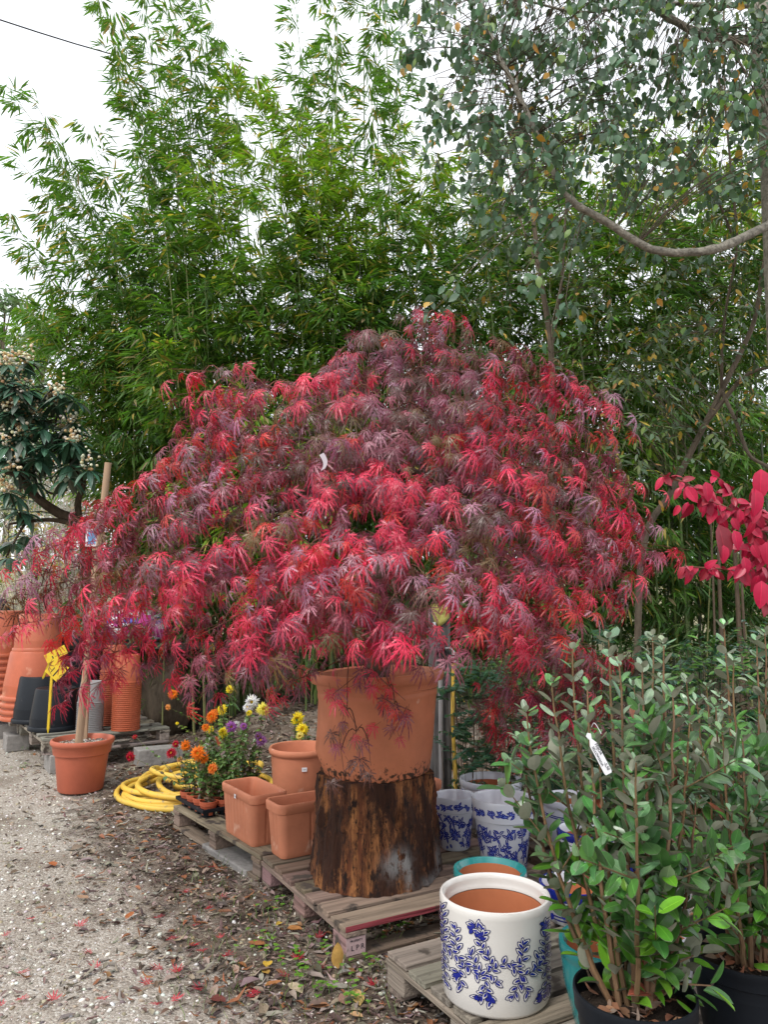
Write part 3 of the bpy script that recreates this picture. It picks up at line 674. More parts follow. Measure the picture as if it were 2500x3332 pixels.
# ------------------------------------------------------------------ bamboo grove
BL = [blade(.13, .03, .10), blade(.11, -.02, .25), blade(.15, .02, .0)]
def bamboo(base, tip, r, nodes, spread, start=.25, col=(.10, .19, .035), lean=.55, leafs=.16, bl=(.4, .85), per=7, yel=.05, lab='tall leafy green bamboo stem in the middle of the grove, behind the maple', grp='tall bamboo stems in the middle of the grove'):
    b = np.array(base, float); tp = np.array(tip, float); H = tp[2] - b[2]
    mid = np.array((b[0] + (tp[0] - b[0]) * (1 - lean) * .55, b[1] + (tp[1] - b[1]) * .35, b[2] + H * .62))
    t_ = thing('bamboo', lab, 'bamboo', b, 0, grp)
    n = 26; P = bez(b, mid, tp, n); cc = random.choice([(.17, .24, .06), (.27, .28, .11), (.13, .19, .06), (.10, .12, .07)])
    G().tube(P, [r * (1 - .85 * i / (n - 1)) * (1.08 if i % 2 else 1) for i in range(n)], 6, c=cc).obj('stalk', M['culm'], t_, smooth=True, world=True)
    ins = Inst(); segs = []
    for k in range(nodes):
        t = start + (1 - start) * (k + random.random()) / nodes; p = (1 - t) ** 2 * b + 2 * t * (1 - t) * mid + t * t * tp
        tg = nrm(2 * (1 - t) * (mid - b) + 2 * t * (tp - mid)); a = U(0, 2 * PI)
        rad = np.array((math.cos(a), math.sin(a), 0)); Ln = U(*bl) * (1.1 - .75 * max(0, (t - .55) / .45)) * spread
        d0 = nrm(rad * U(.6, 1) + tg * U(.4, 1.1)); e = p + d0 * Ln + np.array((0, 0, -.22 * Ln * Ln / .4))
        mm = p + d0 * Ln * .55 + np.array((0, 0, .04)); Q = bez(p, mm, e, 4)
        for q0, q1 in zip(Q[:-1], Q[1:]): segs.append((q0, q1, .0022))
        for j in range(per):
            s = .3 + .7 * (j + .5) / per; q = (1 - s) ** 2 * p + 2 * s * (1 - s) * mm + s * s * e
            bd = nrm(e - mm); 
            for _ in range(3 if random.random() < .6 else 2):
                sd_ = np.array((U(-1, 1), U(-1, 1), U(-.6, .5)));  dd = nrm(bd * .9 + sd_ * .7 + np.array((0, 0, -.22)))
                nn = (U(-.7, .7), U(-.7, .7), 1)
                k_ = random.random(); c = jit((.42, .33, .08), .2) if k_ < yel else jit((.32, .25, .14), .2) if k_ < yel * 1.5 else jit(col, .3)
                s_ = leafs * 1.3 * U(.6, 1.12); qq = q + sd_ * .05
                ins.put(qq, dd, nn, (s_ * U(.85, 1.3), s_, s_), c, random.randrange(3))
    prisms('branches', segs, M['culm'], t_, c=(.16, .19, .05)); cloud('foliage', BL, ins, M['bamboo_leaf'], t_)
    return t_
def bz(x, y): return (x, y, float(gh(x, y)) - .02)
G1c, G2c, G3c = (.095, .20, .030), (.17, .29, .025), (.060, .135, .030)
# left plume that leans out over the loquat
for (u, v, Y) in [(330, 560, 9.3), (250, 640, 9.2), (430, 480, 9.2), (380, 760, 9.0), (300, 880, 8.9), (480, 640, 9.0), (20, 280, 9.4), (110, 330, 9.6), (200, 480, 9.6), (140, 700, 9.3), (200, 860, 9.1), (60, 520, 9.0), (25, 700, 9.3), (90, 830, 9.0), (60, 985, 8.8), (170, 560, 9.8), (280, 410, 9.5), (15, 1060, 8.6), (130, 1040, 8.6)]:
    x0 = U(-3.0, -1.9); bamboo(bz(x0, U(9.0, 9.8)), at(u, v, Y), .018, 40, .95, .32, G1c, lean=.75, per=6, lab='bamboo stem arching far out to the left against the white sky', grp='bamboo stems of the left plume')
for (u, v, Y) in [(300, -40, 9.8), (370, 40, 9.4), (450, -150, 10), (520, -60, 9.6), (590, 40, 9.2), (640, -20, 9.7), (700, 60, 10), (420, 260, 9.4), (560, 260, 9.0), (700, 330, 9.2), (470, 120, 9.6), (350, 180, 9.5), (620, 180, 9.4), (520, 400, 9.1), (760, 180, 9.6)]:
    x0 = U(-2.6, -1.5); bamboo(bz(x0, U(9.2, 10.2)), at(u, v, Y), .02, 44, .75, .3, G1c, lean=.35, per=6, lab='bamboo stem of the tall upper-left plume, left of the gap of sky', grp='bamboo stems of the upper left plume')
for (u, v, Y) in [(960, 20, 9.8), (1030, -120, 10), (1100, -60, 9.6), (1180, -150, 10.2), (1250, -60, 9.8), (1310, 60, 9.9), (1010, 200, 9.4), (1200, 230, 9.3), (1330, 280, 9.5), (1090, 110, 9.7), (1220, 60, 9.9), (940, 180, 9.5)]:
    x0 = U(-.9, .3); bamboo(bz(x0, U(9.3, 10.4)), at(u, v, Y), .02, 40, .8, .3, G1c, lean=.2, per=6, lab='bamboo stem of the tall plume between the sky gap and the broadleaf tree', grp='bamboo stems of the upper middle plume')
for (u, v, Y) in [(760, 290, 9.2), (830, 250, 9.0), (900, 300, 8.9), (800, 430, 8.7), (960, 420, 8.8), (1080, 400, 8.7), (880, 520, 8.5), (1020, 600, 8.4), (1150, 500, 8.5), (1300, 470, 8.8), (1420, 520, 8.7), (620, 520, 8.8), (700, 650, 8.4)]:
    x0 = U(-1.9, .5); bamboo(bz(x0, U(8.7, 9.4)), at(u, v, Y), .02, 46, .95, .28, G2c, lean=.3, per=9, yel=.08, lab='bright green bamboo stem whose top stands just under the gap of sky', grp='bright bamboo stems under the sky gap')
for i in range(56):            # dense middle wall
    u = 330 + i * 39 + U(-30, 30); v = U(640, 1080) if u < 1400 else U(520, 900); Y = U(8.0, 9.0)
    e = at(u, v, Y); bamboo(bz(e[0] + U(-.3, .5), U(8.5, 9.5)), e, U(.014, .021), 46, 1.05, .12, G1c if random.random() < .6 else G3c, lean=.25, per=8)
for i in range(13):            # low arching stems over the left bank and behind the maple
    u = (40 if i < 3 else -40) + i * 95 + U(-30, 30); v = U(1000, 1080) if u < 330 else U(1080, 1330); e = at(u, v, U(8.9, 9.3) if u < 420 else U(7.6, 8.2)); bamboo(bz(e[0] * .5 - .6, U(9.3, 9.7) if u < 420 else U(8.6, 9.2)), e, .013, 40, .9, .25, G1c if i % 3 else G2c, lean=.7, per=8, yel=.12, lab='low bamboo shoot arching forward to the left above the maple', grp='low arching bamboo at the left')
for i in range(12):            # right grove, tops behind the tree
    u = 1450 + i * 92 + U(-30, 30); v = U(330, 560); e = at(u, v, U(9.3, 10.2)); bamboo(bz(e[0] + U(-.3, .3), U(9.5, 10.4)), e, .02, 48, .95, .2, G2c, lean=.2, per=8, yel=.1, lab='yellow-green bamboo stem behind the broadleaf tree at the right', grp='bamboo stems of the right grove')
for i in range(18):            # fill behind the broadleaf tree
    u = 1380 + i * 68 + U(-30, 30); v = U(430, 760); e = at(u, v, U(8.6, 9.4)); bamboo(bz(e[0] + U(-.3, .3), U(8.9, 9.8)), e, .017, 48, 1.0, .15, G2c if random.random() < .6 else G1c, lean=.2, leafs=.17, per=8, yel=.1, lab='yellow-green bamboo stem behind the broadleaf tree at the right', grp='bamboo stems of the right grove')
for i in range(44):            # back row closing the grove
    u = 430 + i * 49 + U(-30, 30); v = U(850, 1400); e = at(u, v, U(10.3, 11.5)); bamboo(bz(e[0] + U(-.3, .3), U(10.6, 12)), e, .018, 44, 1.2, .02, G3c, lean=.2, leafs=.19, per=8, yel=.02, lab='dark bamboo stem in the shaded rear row of the grove', grp='bamboo stems of the rear row')
for i in range(52):            # short leafy shoots low in the grove
    u = 520 + i * 40 + U(-40, 40); v = U(1450, 1950); e = at(u, v, U(8.2, 10.2)); bamboo(bz(e[0] + U(-.2, .2), e[1] + U(.0, .4)), e, .010, 24, .9, .05, G3c, lean=.2, leafs=.14, per=7, yel=.03, lab='short leafy bamboo shoot near the ground in front of the bare stems', grp='short bamboo shoots')

# ------------------------------------------------------------------ broad-leaved tree at the upper right
tree = thing('broadleaf_tree', 'grey-green broadleaf tree whose bare limb arches in from the right', 'tree', (2.95, 5.1, 0))
tk = poly([(2.95, 5.1, -.05), (2.93, 5.1, 1.5), (2.85, 5.05, 3.0), at(2520, 420, 4.95), at(2488, 150, 4.9), at(2478, -250, 4.9), at(2440, -700, 4.9)], 6)
G().tube(tk, list(np.linspace(.15, .055, len(tk))), 12).obj('trunk', M['bark_pale'], tree, smooth=True, world=True)
def limb(pts, r0, r1, m='bark_pale', parent=tree, nm='limb'):
    P = poly(pts, 6); P = [p + np.array((U(-1, 1), U(-1, 1), U(-1, 1))) * r0 * .09 for p in P]
    k = len(P); rr = [(r0 + (r1 - r0) * i / (k - 1)) * (1 + (.16 if random.random() < .1 else 0)) for i in range(k)]
    o = G().tube(P, rr, 10).obj(nm, M[m], parent, smooth=True, world=True); return P
S = D2S
lim1 = limb([(2.92, 5.0, 4.32), at(1720 * S, 455 * S, 4.75), at(1620 * S, 507 * S, 4.6), at(1540 * S, 540 * S, 4.5), at(1440 * S, 545 * S, 4.45), at(1380 * S, 525 * S, 4.4), at(1310 * S, 478 * S, 4.35), at(1245 * S, 440 * S, 4.3), at(1205 * S, 385 * S, 4.3), at(1160 * S, 290 * S, 4.3), at(1120 * S, 200 * S, 4.3), at(1080 * S, 120 * S, 4.35), at(1050 * S, 40 * S, 4.4), at(1030 * S, -60 * S, 4.4)], .032, .011)
lim2 = limb([at(2480, 130, 4.9), at(2400, 128, 4.85), at(2300, 120, 4.8), at(2200, 70, 4.75), at(2100, 10, 4.7), at(1980, -60, 4.6)], .034, .018)
lim3 = limb([at(2480, 20, 4.9), at(2250, 15, 4.8), at(2100, 5, 4.8), at(1900, 40, 4.7), at(1700, 0, 4.6)], .018, .007)
def tree_leaves():
    ins = Inst(); segs = []
    LTm = [oval(.62, .05, .1, 4, 1.25, stem=.12), oval(.52, -.04, .22, 4, 1.2, stem=.1), oval(.7, .08, .15, 4, 1.2, stem=.1)]
    N = 0
    def dens(u, v):
        ud, vd = u / S, v / S
        d = 1.0
        left = 870 + max(0, vd - 120) * .34 + (60 * math.sin(vd * .05))
        if ud < left - 10: return 0
        if ud < left + 90: d *= .4
        if vd > 300: d *= max(.10, 1 - (vd - 300) / 330)
        if vd > 700: return 0
        if ud > 1300 and vd > 230: d *= .55
        if 1500 < ud < 1640 and 300 < vd: d *= .8
        return d
    hubs = [np.array(p) for p in lim1[30:]] + [np.array(p) for p in lim2] + [np.array(p) for p in lim3]
    H = np.array(hubs)
    while N < 620:
        u, v = U(1280, 2560), U(-160, 1050)
        q = math.sin(u * .021 + 2) * math.sin(v * .019 + u * .006)
        if random.random() > dens(u, v) * (.75 + .45 * q): continue
        Y = U(3.9, 5.4); p = at(u, v, Y); N += 1
        if u > 1830 and 590 < v < 900 and Y < 4.75: continue
        h = H[int(np.argmin(np.linalg.norm(H - p, axis=1)))]
        L_ = np.linalg.norm(h - p); m_ = (h + p) / 2 + np.array((0, 0, .12 * L_)); Q = bez(h, m_, p, 5)
        if L_ < 1.6:
            for a, b in zip(Q[:-1], Q[1:]): segs.append((a, b, .0035))
        tw = nrm((U(-1, 1), U(-1, 1), U(-1.6, -.2))); e = p + tw * U(.12, .3); segs.append((p, e, .002))
        for k in range(random.randint(8, 14)):
            s = random.random(); c = p + (e - p) * s + np.array((U(-.06, .06), U(-.06, .06), U(-.05, .03)))
            dd = nrm((U(-.7, .7), U(-.7, .7), U(-1.3, -.1))); nn = nrm((U(-1, 1), U(-1.2, .4), U(.1, 1)))
            k_ = random.random(); col = jit((.50, .27, .04), .25) if k_ < .035 else jit((.16, .26, .06), .25) if k_ < .14 else jit((.085, .155, .085), .3)
            ins.put(c, dd, nn, U(.05, .085), col, random.randrange(3)); segs.append((c, c - dd * .02, .0008))
    prisms('branches', segs, M['bark'], tree, c=(.9, .9, .9)); cloud('foliage', LTm, ins, M['tree_leaf'], tree)
tree_leaves()

# slender sapling and leaning tree in front of the bamboo (elliptic leaves, some yellow)
def small_tree(name, label, cat, stems, base, boxes, nleaf, cols, ls=.085, tmpl=None, group=None, pend=.3, barkc=(1, 1, 1)):
    t = thing(name, label, cat, base, 0, group); hubs = []
    for pts, r0, r1 in stems:
        P = poly(pts, 6); hubs += [np.array(p) for p in P[len(P) // 4:]]
        k = len(P); G().tube(P, [(r0 + (r1 - r0) * i / (k - 1)) for i in range(k)], 8, c=barkc).obj('stem', M['bark'], t, smooth=True, world=True)
    H = np.array(hubs); ins = Inst(); segs = []; tm = tmpl or [oval(.34, .05, .12, 4, 1.1), oval(.40, -.03, .2, 4, 1.1)]
    n = 0
    while n < nleaf:
        b = random.choices(boxes, [x[6] if len(x) > 6 else 1 for x in boxes])[0]
        u, v, Y = U(b[0], b[1]), U(b[2], b[3]), U(b[4], b[5]); p = at(u, v, Y); h = H[int(np.argmin(np.linalg.norm(H - p, axis=1)))]
        L_ = np.linalg.norm(h - p)
        if L_ > 1.9: continue
        Q = bez(h, (h + p) / 2 + np.array((0, 0, .15 * L_)), p, 5)
        for a, bb in zip(Q[:-1], Q[1:]): segs.append((a, bb, .0028))
        tw = nrm((U(-1, 1), U(-1, .6), U(-1, .3))); e = p + tw * U(.15, .4); segs.append((p, e, .0018)); m_ = random.randint(7, 13)
        for k in range(m_):
            c = p + (e - p) * (k / m_); sd_ = np.cross(tw, (0, 0, 1)) * (1 if k % 2 else -1)
            dd = nrm(tw * .6 + sd_ * U(.5, 1) + np.array((0, 0, U(-pend, .25)))); nn = nrm((U(-.6, .6), U(-.9, .3), 1))
            k_ = random.random(); acc = 0; col = cols[-1][1]
            for w_, c_ in cols:
                acc += w_
                if k_ < acc: col = c_; break
            ins.put(c, dd, nn, ls * U(.65, 1.15), jit(col, .25), random.randrange(len(tm))); n += 1
    prisms('branches', segs, M['bark'], t, c=barkc); cloud('foliage', tm, ins, M['tree_leaf'], t); return t
b0 = at(1800, 1950, 6.4); b0[2] = 0
small_tree('slender_sapling', 'slender brown-stemmed sapling rising behind the right side of the maple', 'tree',
    [([(b0[0], 6.4, 0), at(1795, 1500, 6.4), at(1795, 1150, 6.4), at(1760, 900, 6.4), at(1735, 700, 6.4), at(1700, 420, 6.4), at(1680, 200, 6.4)], .035, .012), ([at(1795, 1150, 6.4), at(1830, 900, 6.3), at(1850, 600, 6.2), at(1900, 350, 6.2)], .015, .007), ([at(1760, 900, 6.4), at(1690, 700, 6.5), at(1640, 500, 6.5)], .012, .006)],
    (b0[0], 6.4, 0), [(1480, 2000, 380, 1000, 5.9, 6.9, 3), (1600, 2150, 900, 1250, 5.7, 6.7, 1.4)], 1100, [(.05, (.48, .30, .05)), (.2, (.13, .19, .05)), (.75, (.07, .12, .055))], .09)
small_tree('leaning_tree', 'leaning grey-brown tree with yellow-flecked leaves at the right edge', 'tree',
    [([(1.98, 6.0, .1), at(2090, 1813, 6.0), at(2188, 1596, 6), at(2296, 1380, 6), at(2350, 1271, 6), at(2420, 1130, 6), at(2459, 1032, 5.95), at(2490, 850, 5.9), at(2540, 600, 5.9)], .030, .016),
     ([at(2350, 1271, 6), at(2400, 1380, 5.8), at(2440, 1480, 5.7), at(2500, 1520, 5.6), at(2580, 1600, 5.5)], .016, .012),
     ([at(2350, 1271, 6), at(2352, 1150, 5.9), at(2365, 1000, 5.9), at(2400, 800, 5.8), at(2385, 600, 5.8), at(2360, 300, 5.8), at(2357, -50, 5.8)], .014, .008),
     ([at(2400, 800, 5.8), at(2330, 640, 5.7), at(2230, 500, 5.6), at(2150, 420, 5.6)], .012, .005), ([at(2296, 1380, 6), at(2420, 1230, 5.9), at(2520, 1190, 5.8)], .020, .012)],
    (1.98, 6.0, 0), [(2080, 2500, 600, 1120, 5.3, 6.3, 2.2), (1950, 2500, 1050, 1500, 5.2, 6.3, 2), (2150, 2560, 250, 700, 5.3, 6.2, 1.6), (1980, 2200, 1150, 1560, 4.6, 5.4, .5)], 1900, [(.08, (.52, .36, .06)), (.05, (.40, .20, .05)), (.25, (.14, .20, .05)), (.62, (.075, .125, .055))], .08, pend=.6)
for k, (u, r_) in enumerate([(2310, .012), (2360, .02), (2403, .026), (2425, .014), (2480, .018)]):
    b = ground(u, 2140); b = at(u, 2140, 6.2); b[2] = 0.0; e = at(u + U(-25, 45), U(1500, 1780), 6.6)
    P = bez(b, (b + e) / 2 + np.array((U(-.06, .06), 0, 0)), e, 8)
    o = G().tube([p - b for p in P], list(np.linspace(r_, r_ * .7, 8)), 8, c=(1.1, 1, .95)).obj('bare_sapling', M['bark'], smooth=True); o.location = b
    tag(o, ['thin dark bare sapling, leftmost of the group under the red branch', 'bare brown sapling left of the thickest one at right', 'thickest bare brown sapling below the red-leaved branch', 'thin bare sapling just right of the thickest one', 'bare brown sapling nearest the right edge of the photo'][k], 'sapling', 'bare saplings at the right edge')

# ------------------------------------------------------------------ low evergreen shrubs behind the pots
def shrub(label, u0, u1, v0, Yc, n, cols, ls, v1=2560, depth=.5, nm='evergreen_shrub', cat='shrub', grp='low evergreen shrubs behind the pots'):
    c0 = at((u0 + u1) / 2, 2100, Yc); t = thing(nm, label, cat, (c0[0], Yc, 0), 0, grp); ins = Inst(); segs = []
    tm = [oval(.36, .05, .15, 4, 1.1), oval(.42, .08, .25, 4, 1.05)]; k = 0
    while k < n:
        u = random.gauss((u0 + u1) / 2, (u1 - u0) * .3); q = (u - (u0 + u1) / 2) / ((u1 - u0) / 2)
        if abs(q) > 1.1: continue
        top = v0 + 90 * q * q + 30 * math.sin(u * .05); v = top + (v1 - top) * random.random() ** 1.3; Y = Yc + U(-depth, depth)
        p = at(u, v, Y)
        if p[2] < .03: continue
        tw = nrm((U(-1, 1), U(-1.2, .6), U(-.2, 1.0))); Ln = U(.1, .26); e = p + tw * Ln; st = np.array((p[0] * .9 + c0[0] * .1, p[1] * .9 + Yc * .1, max(.0, p[2] - .3)))
        segs += [(st, p, .0025), (p, e, .0018)]; m_ = random.randint(6, 11); side = nrm(np.cross(tw, (0, 0, 1)))
        for j in range(m_):
            for sg in (-1, 1):
                c = p + (e - p) * ((j + .5) / m_); dd = nrm(side * sg + tw * .6 + np.array((0, 0, U(-.25, .15)))); ins.put(c, dd, nrm((U(-.3, .3), -.35 + U(-.3, .3), 1)), ls * U(.7, 1.15), jit(random.choice(cols), .25), random.randrange(2)); k += 1
    prisms('stems', segs, M['bark'], t); cloud('foliage', tm, ins, M['leaf'], t); return t
gd = [(.032, .095, .048), (.05, .12, .045), (.04, .11, .06), (.10, .22, .045)]
shrub('dark glossy shrub between the big terracotta pot and the white pots', 1420, 1700, 2190, 5.1, 1500, gd[:3], .062, 2600, .3)
shrub('leafy green shrub directly right of the wooden tap post', 1560, 1900, 2150, 5.7, 1500, gd, .06, 2560, .35)
shrub('broad green shrub behind the tallest feijoa shoots', 1820, 2200, 2090, 5.6, 2300, gd, .065, 2700, .5)
shrub('bright green shrub below the bare saplings at right', 2100, 2450, 2110, 5.2, 2200, gd + [(.12, .26, .05)], .065, 2750, .45)
shrub('dark green shrub cut off by the right edge', 2350, 2680, 2080, 5.4, 1600, gd, .07, 2750, .4)
shrub('small dark shrub behind the back white pots', 1650, 2050, 2420, 4.95, 1200, gd[:3], .055, 2700, .22)

# ------------------------------------------------------------------ round pots
def lathe_obj(name, prof, mt, parent, n=64, ms=None, c=(1, 1, 1)):
    return G().lathe(prof, n, c=c, ms=ms).obj(name, mt, parent, smooth=True)
def petal(g, f, cx, cy, ang, L_, W_, mo, mi, mc, off, style=0):
    """draw a petal with outline, light inside and brushed core on surface map f(x, y, offset)"""
    def shape(l, w_, o, m, sh=0.0):
        ex = .62 if style == 0 else 1.0
        pts = []; n = 9
        for i in range(n):
            t = i / (n - 1); pts.append((sh + l * t, w_ * .5 * math.sin(PI * min(1, t ** .8)) ** ex))
        for i in range(n - 2, 0, -1):
            t = i / (n - 1); pts.append((sh + l * t, -w_ * .5 * math.sin(PI * min(1, t ** .8)) ** ex))
        ca, sa = math.cos(ang), math.sin(ang)
        V = [f(cx + x * ca - y * sa, cy + x * sa + y * ca, o) for x, y in pts]; mid_ = f(cx + (sh + l * .5) * ca, cy + (sh + l * .5) * sa, o); V.append(mid_)
        k = len(pts); g.add(V, [(i, (i + 1) % k, k) for i in range(k)], m)
    shape(L_, W_, off, mo)
    if mi is not None: shape(L_ * .80, W_ * .66, off + .0004, mi, L_ * .09)
    if mc is not None: shape(L_ * (.60 if style == 0 else .7), W_ * (.44 if style == 0 else .2), off + .0008, mc, L_ * .10)
POTS = []
def cyl_pot():
    H, r = .335, .194; t = thing('glazed_pot', 'large white cylindrical pot painted with a cobalt leaf vine', 'flowerpot', (.395, 2.78, .146))
    g = G().lathe([(0, .0), (.170, 0), (.180, .004), (.186, .015), (.190, .1), (.193, .25), (.196, .31), (.197, .325), (.193, .334), (.187, .336), (.180, .331), (.176, .318), (.177, .306), (.173, .296), (.171, .285)], 96)
    # painted vine: zoomed-photo coordinates -> angle and height on the wall
    rad = lambda z: np.interp(z, [0, .015, .1, .25, .31], [.184, .187, .191, .194, .1965])
    face = math.atan2(-2.78, -.395)
    def f(x, y, o):
        th = math.asin(max(-.999, min(.999, (x - 578) / 405)))
        y2 = y + 150 * (1 - math.cos(th)) * (1.0 - (y - 1330) / 2400)
        z = .322 - (y2 - 1345) / (2048 - 1345) * .318; z = max(.004, z); a = face + th; rr = rad(z) + o
        return (rr * math.cos(a), rr * math.sin(a), z)
    strokes = [[(195, 1540), (240, 1590), (310, 1640), (380, 1690), (470, 1745), (560, 1700), (640, 1650), (700, 1680), (760, 1730), (850, 1700), (920, 1640), (975, 1540)],
        [(200, 1560), (210, 1420), (190, 1280)], [(200, 1600), (205, 1740), (205, 1860)], [(310, 1620), (300, 1520), (300, 1420)], [(380, 1690), (320, 1740), (275, 1790)], [(320, 1740), (330, 1850)],
        [(470, 1745), (430, 1660), (400, 1590)], [(560, 1690), (520, 1600), (480, 1540), (500, 1420)], [(500, 1500), (460, 1430), (420, 1385)], [(540, 1730), (500, 1800), (540, 1930)], [(520, 1850), (455, 1905)], [(540, 1790), (600, 1780)],
        [(700, 1690), (760, 1620), (765, 1495)], [(760, 1735), (720, 1820), (685, 1890)], [(740, 1760), (800, 1860)], [(920, 1640), (930, 1500), (930, 1350)], [(860, 1690), (880, 1610)], [(930, 1690), (940, 1800), (935, 1900)], [(935, 1820), (890, 1915)]]
    for st in strokes:
        P = poly([(a, b, 0) for a, b in st], 10); s = 0; last = -99; i = 0; sgn = 1
        for a, b in zip(P[:-1], P[1:]):
            s += np.linalg.norm(b - a)
            if s - last > 25:
                last = s; an = math.atan2(b[1] - a[1], b[0] - a[0]); sgn = -sgn
                petal(g, f, a[0], a[1], an + sgn * U(.55, .95), U(58, 76), U(34, 42), 2, 0, 1, .0006 + .0002 * (len(g.f) % 5))
        an = math.atan2(P[-1][1] - P[-2][1], P[-1][0] - P[-2][0]); petal(g, f, P[-1][0] - 30 * math.cos(an), P[-1][1] - 30 * math.sin(an), an, 58, 30, 2, 0, 1, .0008)
    for (x, y) in [(425, 1430), (470, 1480), (455, 1890), (540, 1900), (925, 1370), (905, 1430), (895, 1900), (935, 1880), (300, 1760)]:
        for k in range(3): petal(g, f, x, y, U(0, 6.28), 44, 34, 2, 1, None, .0016)
    g.obj('body', [M['glaze'], M['blue'], M['blue_line']], t, smooth=True)
    G().lathe([(0, .296), (.1725, .297)], 64).obj('clay_lining', M['terra_in'], t)
    return t
# the clay lining sits inside; make it a deep inner wall instead of a lid
def inner(t, r1, z1, r0, z0=.01, fill=None):
    g = G().lathe([(r1, z1), (r1 * .99, z1 - .03), (r0, z0), (0, z0)], 64); return g.obj('clay_lining', M['terra_in'], t, smooth=True)
def cyl():
    t = cyl_pot()
    for ch in list(t.children):
        if ch.name.startswith('clay_lining'): bpy.data.objects.remove(ch)
    inner(t, .1705, .283, .162); return t
cyl()
def flower_pot(label, loc, r, H, seed):
    rd = random.Random(seed); t = thing('glazed_pot', label, 'flowerpot', loc, 0, 'white and blue glazed flowerpots')
    rb = r * .70; prof = [(0, 0), (rb * .93, 0), (rb, .008), (r * .80, H * .4), (r * .90, H * .70), (r * .905, H * .715), (r * .96, H * .725), (r * .985, H * .90), (r, H * .97), (r * .985, H), (r * .94, H * .995), (r * .915, H * .96), (r * .90, H * .80), (r * .84, H * .76)]
    g = G().lathe(prof, 72)
    def radz(z): return float(np.interp(z, [.008, H * .4, H * .70], [rb, r * .80, r * .90]))
    def radrim(z): return float(np.interp(z, [H * .725, H * .90, H * .97], [r * .96, r * .985, r]))
    def body(x, y, o): y = min(max(y, .012), H * .69); rr = radz(y) + o; return (rr * math.cos(x / r), rr * math.sin(x / r), y)
    def rim(x, y, o): y = min(max(y, H * .735), H * .95); rr = radrim(y) + o; return (rr * math.cos(x / r), rr * math.sin(x / r), y)
    n = int(115 * r / .12)
    for i in range(n):
        x = 2 * PI * r * i / n * 7.31 % (2 * PI * r); y = .03 + (H * .66 - .03) * rd.random(); k = rd.choice([1, 2, 4, 5]); a0 = rd.random() * 6.28
        for j in range(k): petal(g, body, x, y, a0 + j * 6.28 / max(k, 3), .036 * rd.uniform(.8, 1.15), .016, 1, None, 2 if rd.random() < .6 else 0, .0005 + .00035 * (i % 6), 1)
    n = int(52 * r / .12)
    for i in range(n):
        x = 2 * PI * r * i / n; a0 = rd.choice([0, PI]) + rd.uniform(-.7, .7)
        for j in range(2): petal(g, rim, x, H * .84 + rd.uniform(-.008, .008), a0 + j * .8 - .4, .032, .014, 1, None, 2, .0006 + .0004 * (i % 3), 1)
    g.obj('body', [M['glaze_cool'], M['blue'], M['blue_pale']], t, smooth=True)
    inner(t, r * .842, H * .762, rb * .92); return t
flower_pot('smaller white pot with painted blue leaves, right beside the stump', (.40, 4.34, .146), .118, .285, 3)
flower_pot('medium white pot with blue painted flowers under the feijoa leaves', (.62, 4.0, .146), .163, .358, 5)
def plain_pot(label, loc, r, H, out, ins_='terra_in', band=None, taper=.8, lip=.012, group='white and blue glazed flowerpots', rimm=None):
    t = thing('glazed_pot', label, 'flowerpot', loc, 0, group)
    prof = [(0, 0), (r * taper * .95, 0), (r * taper, .008), (r * .93, H * .55), (r * .97, H - .05), (r * .97, H - .04), (r * 1.0, H - .034), (r * 1.01, H - .012), (r, H), (r - lip, H + .001), (r - lip * 1.5, H - .01), (r - lip * 2, H - (.022 if out == 'teal' else .045))]
    ms = [0] * (len(prof) - 1)
    if rimm: ms[5] = ms[6] = ms[7] = ms[8] = 1
    mats = [M[out]] + ([M[rimm]] if rimm else [])
    G().lathe(prof, 72, ms=ms).obj('body', mats, t, smooth=True); inner(t, r - lip * 2 - .001, H - (.020 if out == 'teal' else .043), r * taper * .85)
    if band:
        for z in band:
            f = lambda zz: float(np.interp(zz, [.008, H * .55, H - .05], [r * taper, r * .93, r * .97])) + .0008
            G().lathe([(f(z), z), (f(z + .006), z + .006)], 72).obj('painted_band', M['blue'], t)
    return t
plain_pot('wide white pot with bare clay inside, back row behind the blue flowered pots', (.665, 4.76, .146), .195, .277, 'glaze_cool', band=(.2, .22))
plain_pot('wide white pot right of the back one, hidden by feijoa leaves', (1.06, 4.3, .146), .17, .28, 'glaze_cool', band=(.2, .19))
plain_pot('teal-rimmed pot directly behind the large white cylinder pot', (.44, 3.22, .146), .150, .265, 'teal', group='teal glazed pots')
plain_pot('teal glazed pot standing between the white cylinder and the black pot', (.728, 2.56, .146), .153, .265, 'teal', taper=.72, group='teal glazed pots')
kp = plain_pot('low white pot with a cobalt blue rim behind the teal pot', (.83, 3.40, .146), .148, .145, 'glaze_cool', band=(.02, .035), rimm='blue')
kg = G()
for k in range(26): petal(kg, lambda x, y, o: ((.142 + o) * math.cos(x / .14), (.142 + o) * math.sin(x / .14), y), -1.9 + U(-.3, .3), .075 + U(-.02, .02), U(0, 6.28), .03, .02, 0, None, None, .004 + .0002 * k)
kg.obj('painted_flower', M['blue'], kp)
plain_pot('white and blue pot glimpsed behind the middle feijoa stems', (1.22, 3.45, .146), .15, .23, 'glaze_cool', band=(.12, .135), rimm='blue')
plain_pot('blue-rimmed white pot in the middle of the hidden row', (1.0, 3.82, .146), .14, .25, 'glaze_cool', rimm='blue')
plain_pot('small pale pot standing between the two black pots', (1.03, 2.88, .146), .11, .17, 'glaze_cool', band=(.10,))

